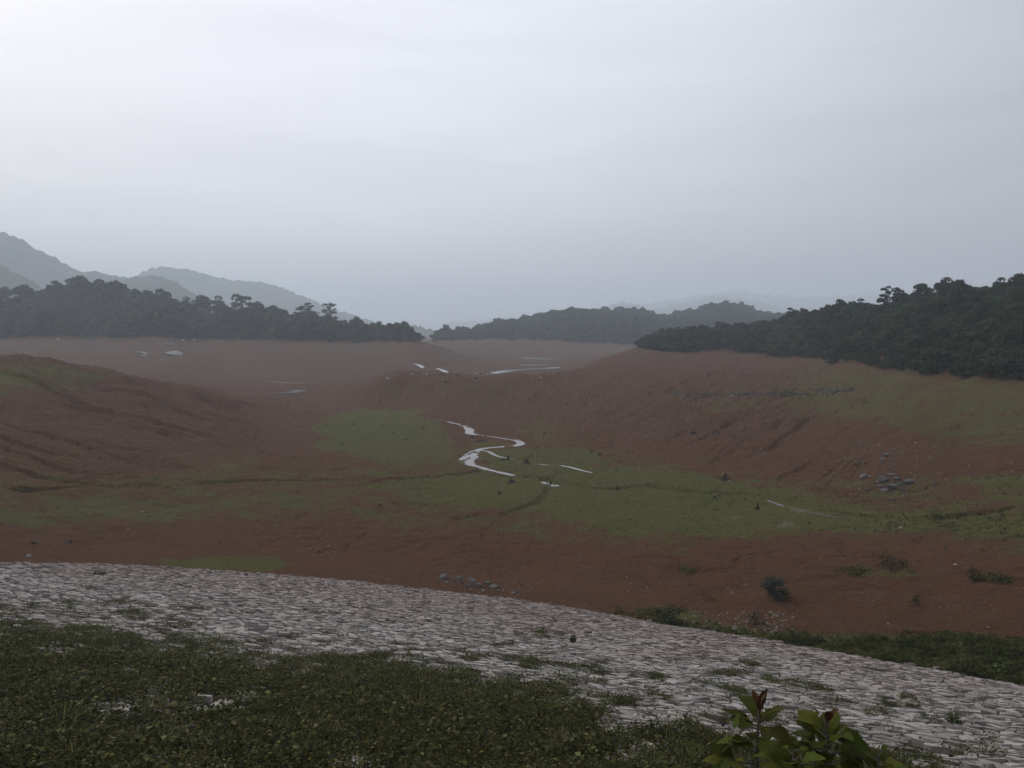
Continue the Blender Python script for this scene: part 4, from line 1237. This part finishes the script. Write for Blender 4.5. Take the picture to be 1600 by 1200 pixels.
for a in [(1133, 749, 21, 9, False, 'largest dark stump, cone-shaped, on the grass right of the middle'), (1184, 795, 8, 9, True, 'upright narrow stump on the grass below the cone-shaped one'),
          (822, 724, 12, 7, False, 'pointed dark stump right of the stream bend'), (794, 718, 9, 6, True, 'forked upright stump beside the stream bend'), (787, 719, 10, 4, False, 'low root mass left of the forked stump'),
          (799, 753, 13, 5, False, 'low dark stump just below the stream end'), (780, 772, 11, 5, False, 'dark stump lowest on the grass below the stream'), (860, 757, 6, 6, True, 'small upright stump at the small pool'),
          (738, 684, 8, 3, False, 'flat dark stump inside the upper stream loop'), (752, 689, 14, 3, False, 'long flat dark root inside the stream loop'), (745, 737, 15, 4, False, 'dark root mound below the wide stream bend'),
          (850, 678, 8, 3, False, 'flat dark stump on red soil right of the stream loop'), (925, 706.5, 9, 3, False, 'left of two flat stumps on red soil right of the stream'),
          (937, 710.5, 8, 4, False, 'right of two flat stumps on red soil right of the stream'), (964, 765, 9, 5, False, 'dark stump on the bank of the long gully'),
          (593, 790, 9, 3, False, 'flat stump on red soil at the left end of the grass'), (1117, 777, 7, 3, False, 'left of two tiny stumps below the cone-shaped stump'),
          (1124, 775, 6, 2.5, False, 'right of two tiny stumps below the cone-shaped stump'), (1118, 796.5, 6, 3, False, 'tiny stump on the grass left of the narrow upright stump'),
          (1164, 780, 5, 2, False, 'tiny stump above the narrow upright stump')]:
    stump(*a)
for px, py, w_, lb in [(553, 663.5, 5, 'near its upper left edge'), (634, 687.5, 8, 'widest one, right of its centre'), (534, 694.5, 8, 'lowest one, near its lower left edge'), (598, 667, 4, 'at its upper middle'),
                       (509, 666, 4, 'leftmost one at its edge'), (660, 668, 4, 'near its upper right edge'), (694, 676, 4, 'rightmost one towards the stream'), (615, 676, 4, 'at its very centre')]:
    stump(px, py, w_, 2.2, False, 'small dark stump on the left green patch, ' + lb, 'small stumps on the left green patch')

# ---------------------------------------------------------------- bushes and grass by the toe
def bush(px, py, w_, h_, mat, label, group=None, n=420, leaf=.05, airy=False, name='bush', on_dam=False, cat='bush', twigs=8):
    if on_dam:
        p = dam_at(px, py)
    else:
        p = at(px, py)
    rg = np.random.default_rng(int(px * 7 + py))
    r = w_ / F * p.y * .5; h = h_ / F * p.y
    bl = []
    for i in range(22):
        an = rg.uniform(0, 6.28); rr = math.sqrt(rg.random()) * r * .75
        z = h * rg.uniform(.10, .80) * (1 - .5 * (rr / r) ** 2)
        s = r * rg.uniform(.26, .42)
        bl.append((rr * math.cos(an), rr * math.sin(an), z, s, min(s, h * .3)))
    pt, nn = crown_pts(bl, n, rg, .5)
    pt[:, 2] = np.maximum(pt[:, 2], .02)
    V, Fq = leaf_cards(pt, nn, leaf, rg, 1.9)
    e = empty(name, p)
    tag(e, label, cat, group)
    link('foliage', mesh_np('foliage', V, Fq, M[mat]), parent=e)
    V, Fc = [], []
    for i in range(twigs):
        an = rg.uniform(0, 6.28); rr = r * rg.uniform(.1, .95)
        hh = h * rg.uniform(.75, 1.3 if airy else 1.02) * (1 - .35 * (rr / r) ** 2)
        tube_into(V, Fc, (rr * .15 * math.cos(an), rr * .15 * math.sin(an), -.05), (rr * math.cos(an), rr * math.sin(an), hh), .012, .004, 4, .04, rg)
    me = bpy.data.meshes.new('twigs'); me.from_pydata(V, [], Fc); me.materials.append(M['bark'])
    link('twigs', me, parent=e)
def dam_at(px, py):
    t = (px - HX) / F; dep = (py - HY) / F
    y = DE / (dep - DS * (t * SA + CA))
    return Vector((t * y, y, CZ - dep * y))
bush(1212, 938, 50, 44, 'greybush', 'round grey-green bush alone on the red soil at right', n=1900, leaf=.06, airy=True, twigs=14)
bush(1524, 909, 34, 24, 'scrub', 'small dark bush on red soil near the right edge', n=360, leaf=.06, airy=True)
bush(1562, 906, 60, 9, 'grass', 'low spreading green clump right of the small dark bush', n=300, leaf=.07)
bush(1388, 888, 60, 20, 'scrub', 'wispy low shrub on the earth bank at right', n=420, leaf=.06, airy=True, twigs=8)
bush(1335, 895, 60, 7, 'grass', 'flat green clump left of the wispy shrub', n=260, leaf=.07)
bush(1076, 893, 40, 14, 'scrub', 'low faint shrub on red soil in front of the grass', n=220, leaf=.06, airy=True)
bush(1044, 975, 62, 32, 'scrub', 'green bush at the dam toe right of the middle', n=800, leaf=.06)
bush(1010, 958, 36, 12, 'grass', 'low green tuft left of the bush at the dam toe', n=300, leaf=.06)
bush(1245, 1016, 56, 38, 'scrub', 'dense dark bush where the grass strip meets the dam', n=1000, leaf=.05)
bush(1183, 976, 30, 26, 'scrub', 'thin dark shrub among pale stones at the toe', n=220, leaf=.05, airy=True)
bush(1432, 947, 22, 26, 'scrub', 'thin upright plant on red soil above the grass strip', n=90, leaf=.05, airy=True)
bush(1105, 938, 34, 8, 'scrub', 'sprawling dry plant on red soil above the toe bush', n=90, leaf=.05)
bush(895, 1006, 13, 18, 'scrub', 'small upright plant growing alone out of the stone face', n=110, leaf=.045, on_dam=True, airy=True)
bush(1490, 1132, 30, 16, 'grass', 'pale weedy tuft growing between the stones at right', n=120, leaf=.04, on_dam=True, airy=True)
bush(1420, 1094, 36, 8, 'moss', 'dark mossy tuft among the stones at right', n=160, leaf=.04, on_dam=True)
bush(150, 899, 44, 5, 'grass', 'thin green tuft on the stones near the toe at left', n=200, leaf=.06, on_dam=True)

def tuft_mesh(seed, n=34, h=1.0, spread=.5, mat='grass', wid=.035):
    rg = np.random.default_rng(seed)
    V, Fc = [], []
    for i in range(n):
        an = rg.uniform(0, 6.28); rr = rg.uniform(0, .25)
        b0 = np.array([rr * math.cos(an), rr * math.sin(an), 0]); l = h * rg.uniform(.5, 1.0)
        d = np.array([math.cos(an), math.sin(an), 0]) * spread * rg.uniform(.3, 1.2)
        m = b0 + d * .4 + np.array([0, 0, l * .65]); tip = b0 + d + np.array([0, 0, l * rg.uniform(.7, 1.0)])
        s = np.array([-math.sin(an), math.cos(an), 0]) * wid
        k = len(V)
        V += [tuple(b0 - s), tuple(b0 + s), tuple(m + s * .8), tuple(m - s * .8), tuple(tip)]
        Fc += [(k, k + 1, k + 2, k + 3), (k + 3, k + 2, k + 4)]
    me = bpy.data.meshes.new('grass_tuft'); me.from_pydata(V, [], Fc); me.materials.append(M[mat])
    return me
def weed_mesh(seed, n=26, mat='moss', leaf=.05, h=.16, r=.17, yellow=0.0):
    """low creeping weed: oval leaves on short stalks"""
    rg = np.random.default_rng(seed)
    V, Fc, mi = [], [], []
    for i in range(n):
        an = rg.uniform(0, 6.28); rr = math.sqrt(rg.random()) * r
        z = rg.uniform(.03, h) * (1 - .4 * rr / r)
        c = np.array([rr * math.cos(an), rr * math.sin(an), z])
        d = np.array([math.cos(an + rg.normal() * .7), math.sin(an + rg.normal() * .7), rg.uniform(-.25, .45)]); d /= np.linalg.norm(d)
        s = np.cross(d, [0, 0, 1]); s /= np.linalg.norm(s); up = np.cross(s, d)
        l = leaf * rg.uniform(.6, 1.4); w_ = l * rg.uniform(.3, .42)
        k = len(V)
        V += [tuple(c), tuple(c + d * l * .45 + s * w_ + up * w_ * .35), tuple(c + d * l - up * l * .12), tuple(c + d * l * .45 - s * w_ + up * w_ * .35), tuple(c + d * l * .5)]
        Fc += [(k, k + 1, k + 4), (k + 1, k + 2, k + 4), (k + 2, k + 3, k + 4), (k + 3, k, k + 4)]
        mi += [1 if rg.random() < yellow else 0] * 4
    me = bpy.data.meshes.new('weed'); me.from_pydata(V, [], Fc)
    me.materials.append(M[mat]); me.materials.append(M['yellow'])
    me.polygons.foreach_set('material_index', mi)
    return me
tuftC = proto_coll('grass_tuft', [tuft_mesh(700 + i, 30, 1.0, .7) for i in range(3)] + [weed_mesh(720 + i, 40, 'grass', .34, .8, .7) for i in range(3)])
weedC = proto_coll('weed', [weed_mesh(740 + i, [46, 40, 50, 30, 36, 18][i], 'moss', [.032, .036, .028, .046, .040, .055][i], [.10, .13, .08, .16, .12, .2][i], .18, .010) for i in range(6)] + [tuft_mesh(750, 14, .24, .16, 'grass', .006)])

def grass_strip():
    rg = np.random.default_rng(41)
    P3 = []
    poly = [(1215, 1000), (1260, 990), (1350, 985), (1480, 988), (1680, 1005), (1680, 1092), (1600, 1074), (1500, 1056), (1400, 1040), (1300, 1022), (1230, 1010)]
    def inside_poly(x, y):
        c = False
        for k in range(len(poly)):
            ax, ay = poly[k]; bx, by = poly[(k + 1) % len(poly)]
            if (ay > y) != (by > y) and x < (bx - ax) * (y - ay) / (by - ay) + ax: c = not c
        return c
    while len(P3) < 2600:
        px, py = rg.uniform(1210, 1680), rg.uniform(985, 1090)
        if not inside_poly(px, py): continue
        g = pix2ground(px, py, fin)
        if g is None or g[1] < toe_y(px) - .3: continue
        edge = 1 - 0.5 * float(sstep(1010, 985, np.array(py)))
        hv = .45 + .75 * float(sstep(-.5, .6, fbm(np.array(g[0] / 1.6), np.array(g[1] / 1.6), 2)))
        P3.append((g[0], g[1], gh(g[0], g[1]), rg.uniform(.10, .30) * hv * edge * (1.5 if rg.random() < .06 else 1)))
    # thin line of weeds along the toe towards the middle
    for _ in range(420):
        px = rg.uniform(960, 1240); py = np.interp(px, _tpx, [p[1] for p in TOE]) - abs(rg.normal()) * 6
        g = pix2ground(px, py, fin)
        if g is None: continue
        P3.append((g[0], g[1], gh(g[0], g[1]), rg.uniform(.06, .18)))
    # patchy tufts on the green floor
    k = 0
    while k < 15000:
        px, py = rg.uniform(-40, 1660), rg.uniform(640, 900)
        g = pix2ground(px, py, fin)
        if g is None or g[1] < toe_y(px) + .5 or g[1] > 180: continue
        i = int(np.interp(px, GX, np.arange(nx))); j = int(np.interp(math.log(g[1]), np.log(GY), np.arange(ny)))
        k += 1
        if rg.random() > grass[j, i] ** 1.5 * (.35 + .65 * (vnoise(np.array(g[0] / 5), np.array(g[1] / 5)) > 0)): continue
        P3.append((g[0], g[1], gh(g[0], g[1]), rg.uniform(.05, .15) * (1.5 if px > 1250 else 1)))
    q = np.array(P3)
    scatter('grass', 'green grass and weeds along the dam toe and on the valley floor', tuftC, q[:, :3], q[:, 3], rg.uniform(0, 6.28, len(q)), rg.integers(0, 6, len(q)), .1)
grass_strip()

def dam_weeds():
    rg = np.random.default_rng(43)
    P3 = []
    tries = 0
    while tries < 150000 and len(P3) < 30000:
        tries += 1
        u = 6.5 + 24 * rg.random(); v = rg.uniform(-26, 16)
        x, y = uv2xy(u, v)
        if y < 5: continue
        px = HX + F * x / y; py = HY - dam_z(x, y) / y * F
        if px < -160 or px > 1750 or py > 1260: continue
        wl = float(weed_line(px))
        d = (py - wl) / 45.0
        patch = .55 * float(fbm(np.array(x / 1.9 + 3), np.array(y / 1.9), 2)) + 0.75 * float(vnoise(np.array(x / .55), np.array(y / .55))) + .35 * float(vnoise(np.array(x / .25), np.array(y / .25)))
        right = float(sstep(600, 1250, np.array(px)))
        dens = min(d, 1.15) * (.62 - .27 * right) + patch * (.95 + .3 * right) - .12
        if dens < rg.uniform(-.3, .85): continue
        s = rg.uniform(.55, 1.25) * (.75 + .35 * min(max(d, 0), 1.6))
        P3.append((x, y, CZ + dam_z(x, y) + .02, s))
    q = np.array(P3)
    n = len(q)
    print('weeds', n)
    pick = rg.integers(0, 6, n); pick[rg.random(n) < .06] = 6
    scatter('ground_cover', 'low dark weeds creeping over the near stones of the dam', weedC, q[:, :3], q[:, 3], rg.uniform(0, 6.28, n), pick, .15)
dam_weeds()

# ---------------------------------------------------------------- plants close to the camera
def leaf_mesh(seed, mat, lobes=5, ln=1.0, droop=-.22):
    """one broad leaf with a folded midrib and wavy edge, stalk at the origin, pointing +X"""
    rg = np.random.default_rng(seed)
    n = 9
    V, Fc = [], []
    for i in range(n + 1):
        t = i / n
        w_ = .36 * math.sin(math.pi * min(1, t * .93 + .05)) ** .75 * (1 + .13 * math.sin(t * lobes * 6.28)) * (1.15 - .3 * t)
        z = .10 * math.sin(math.pi * t) + droop * t * t + .03 * math.sin(t * 9 + seed)
        V += [(t * ln, -w_, z + .10 * w_ / .36 + rg.uniform(-.012, .012)), (t * ln, 0, z), (t * ln, w_, z + .10 * w_ / .36 + rg.uniform(-.012, .012))]
    for i in range(n):
        a = i * 3
        Fc += [(a, a + 1, a + 4, a + 3), (a + 1, a + 2, a + 5, a + 4)]
    me = bpy.data.meshes.new('leaf'); me.from_pydata(V, [], Fc)
    me.polygons.foreach_set('use_smooth', [True] * len(Fc))
    me.materials.append(M[mat])
    return me
BIG = [leaf_mesh(800 + i, 'bigleaf', 3 + i, 1.0, (-.22, -.5, .05, -.35, -.7, -.1)[i]) for i in range(6)]
RED = [leaf_mesh(810 + i, 'redleaf', 2 + i, 1.5) for i in range(2)]
def sapling(px, top_py, Y, label, n_leaf, red, leaf, seed, lean=(0, 0)):
    rg = np.random.default_rng(seed)
    x = (px - HX) / F * Y
    zt = CZ - (top_py - HY) / F * Y
    z0 = CZ + dam_z(x, Y)
    h = zt - z0
    e = empty('sapling', (x + lean[0] * -1, Y, z0)); tag(e, label, 'sapling', 'broad-leaved saplings at the near edge')
    top = Vector((lean[0], lean[1], h - leaf * .6))
    V, Fc = [], []
    tube_into(V, Fc, (0, 0, -.1), top, .016, .006, 6, .02, rg, 6)
    leaves = []
    for i in range(n_leaf):
        t = 1 - (i / n_leaf) ** .9 * .55 / max(h, .6)
        an = i * 2.4 + rg.uniform(-.4, .4)
        upw = (rg.uniform(.75, 1.3) if i < red else rg.uniform(.0, .75) - (.35 if t < .7 else 0))
        s = leaf * ((.30 + .09 * i) if i < 4 else rg.uniform(.8, 1.3))
        b0 = top * t
        st = .04 + .16 * (i / n_leaf)
        d = Vector((math.cos(an) * math.cos(upw), math.sin(an) * math.cos(upw), math.sin(upw)))
        p = b0 + d * st
        tube_into(V, Fc, b0, p, .005, .004, 4)
        leaves.append((p, an, upw, s, i < red))
    me = bpy.data.meshes.new('stem'); me.from_pydata(V, [], Fc); me.materials.append(M['bark'])
    link('stem', me, parent=e)
    for p, an, upw, s, isred in leaves:
        me = (RED if isred else BIG)[rg.integers(0, 2 if isred else 6)]
        o = link('leaf', me, parent=e, loc=p)
        o.rotation_euler = (rg.uniform(-.4, .4), -upw, an)
        o.scale = (s, s, s)
sapling(1186, 1086, 4.6, 'leafy sapling with red-brown tip, leftmost at the lower right', 42, 4, .135, 901, (.02, 0))
sapling(1291, 1105, 4.4, 'leafy sapling with red-brown tip, middle one at the lower right', 42, 3, .135, 902, (-.02, 0))
sapling(1372, 1158, 4.3, 'short broad-leaved sapling, rightmost at the lower right edge', 30, 0, .14, 903, (.03, 0))
sapling(1240, 1150, 4.2, 'green sapling between the two red-tipped ones at the lower right', 34, 0, .135, 904, (0, 0))
def leafy_weed(px, py, h_px, label, seed, leaf=.07, n=26):
    """upright weed rooted on the dam face, top at the given pixel"""
    p = dam_at(px, py)
    rg = np.random.default_rng(seed)
    h = h_px / F * p.y
    V, Fc = [], []
    LV, LF = [], []
    for s_ in range(4):
        an0 = rg.uniform(0, 6.28); top = np.array([math.cos(an0) * h * .35, math.sin(an0) * h * .35, h * rg.uniform(.7, 1)])
        tube_into(V, Fc, (0, 0, -.04), top, .006, .003, 4, .05, rg)
        for i in range(n // 4):
            t = rg.uniform(.25, 1); an = rg.uniform(0, 6.28)
            c = top * t
            d = np.array([math.cos(an), math.sin(an), rg.uniform(-.2, .5)]); d /= np.linalg.norm(d)
            sd = np.cross(d, [0, 0, 1]); sd /= np.linalg.norm(sd); up = np.cross(sd, d)
            l = leaf * rg.uniform(.7, 1.3); w_ = l * .36; k = len(LV)
            c = c + d * .02
            LV += [tuple(c), tuple(c + d * l * .4 + sd * w_ + up * w_ * .3), tuple(c + d * l - up * l * .15), tuple(c + d * l * .4 - sd * w_ + up * w_ * .3), tuple(c + d * l * .45)]
            LF += [(k, k + 1, k + 4), (k + 1, k + 2, k + 4), (k + 2, k + 3, k + 4), (k + 3, k, k + 4)]
    e = empty('leafy_weed', p); tag(e, label, 'weed', 'leafy weeds at the near edge')
    me = bpy.data.meshes.new('stem'); me.from_pydata(V, [], Fc); me.materials.append(M['bark']); link('stem', me, parent=e)
    me = bpy.data.meshes.new('foliage'); me.from_pydata(LV, [], LF); me.materials.append(M['grass']); link('foliage', me, parent=e)
for i, (px, py, h_, lb) in enumerate([(115, 1140, 34, 'pale leafy weed in the dark cover at lower left'), (45, 1190, 46, 'broad leafy weed in the bottom left corner'),
                                      (515, 1165, 48, 'bright green leafy weed left of the middle at the bottom'), (490, 1196, 36, 'dark leafy weed below the bright green one'),
                                      (340, 1178, 40, 'leafy weed at the bottom between the left weeds'), (955, 1186, 34, 'leafy weed with pale leaves at the bottom middle'),
                                      (668, 1178, 34, 'leafy weed right of the dead stalks at the bottom'), (1000, 1168, 26, 'small pale weed beside the bottom middle one'),
                                      (860, 1195, 30, 'leafy weed at the very bottom left of the pale-leaved one'), (250, 1150, 26, 'small leafy weed above the lower left ones')]):
    leafy_weed(px, py, h_, lb, 950 + i)
def stalk(px0, py0, px1, py1, label, seed):
    """dry stalk rooted on the dam face"""
    p = dam_at(px0, py0)
    rg = np.random.default_rng(seed)
    tip = np.array([(px1 - px0) / F * p.y, rg.uniform(-.05, .05), (py0 - py1) / F * p.y * 1.05])
    V, Fc = [], []
    tube_into(V, Fc, (0, 0, -.05), tip, .006, .003, 5, .04, rg, 5)
    for i in range(3):
        t = rg.uniform(.55, .95); a = rg.uniform(0, 6.28); l = np.linalg.norm(tip) * rg.uniform(.12, .28)
        b0 = tip * t
        tube_into(V, Fc, b0, b0 + np.array([math.cos(a) * l * .6, math.sin(a) * l * .6, l * .7]), .003, .002, 4)
    me = bpy.data.meshes.new('dry_stalk'); me.from_pydata(V, [], Fc); me.materials.append(M['stump'])
    o = link('dry_stalk', me, loc=p); tag(o, label, 'stalk', 'dry stalks in the weeds')
for i, a in enumerate([(586, 1165, 577, 1112, 'dark dry stalk with a knotted head left of the middle'), (566, 1190, 560, 1135, 'pale bent dry stalk left of the knotted one'), (34, 1012, 60, 982, 'leaning dry twig at the upper edge of the weeds at far left'),
                       (157, 1200, 156, 1140, 'thin upright stalk in the weeds at lower left'), (260, 1165, 252, 1125, 'thin dark stalk left of the bottom middle weeds'), (296, 1190, 296, 1120, 'thin straight stalk between the lower left weeds'),
                       (936, 1140, 938, 1100, 'thin stalk in the weeds right of the middle'), (1271, 1205, 1271, 1125, 'thin stalk rising among the saplings')]):
    stalk(*a, 980 + i)
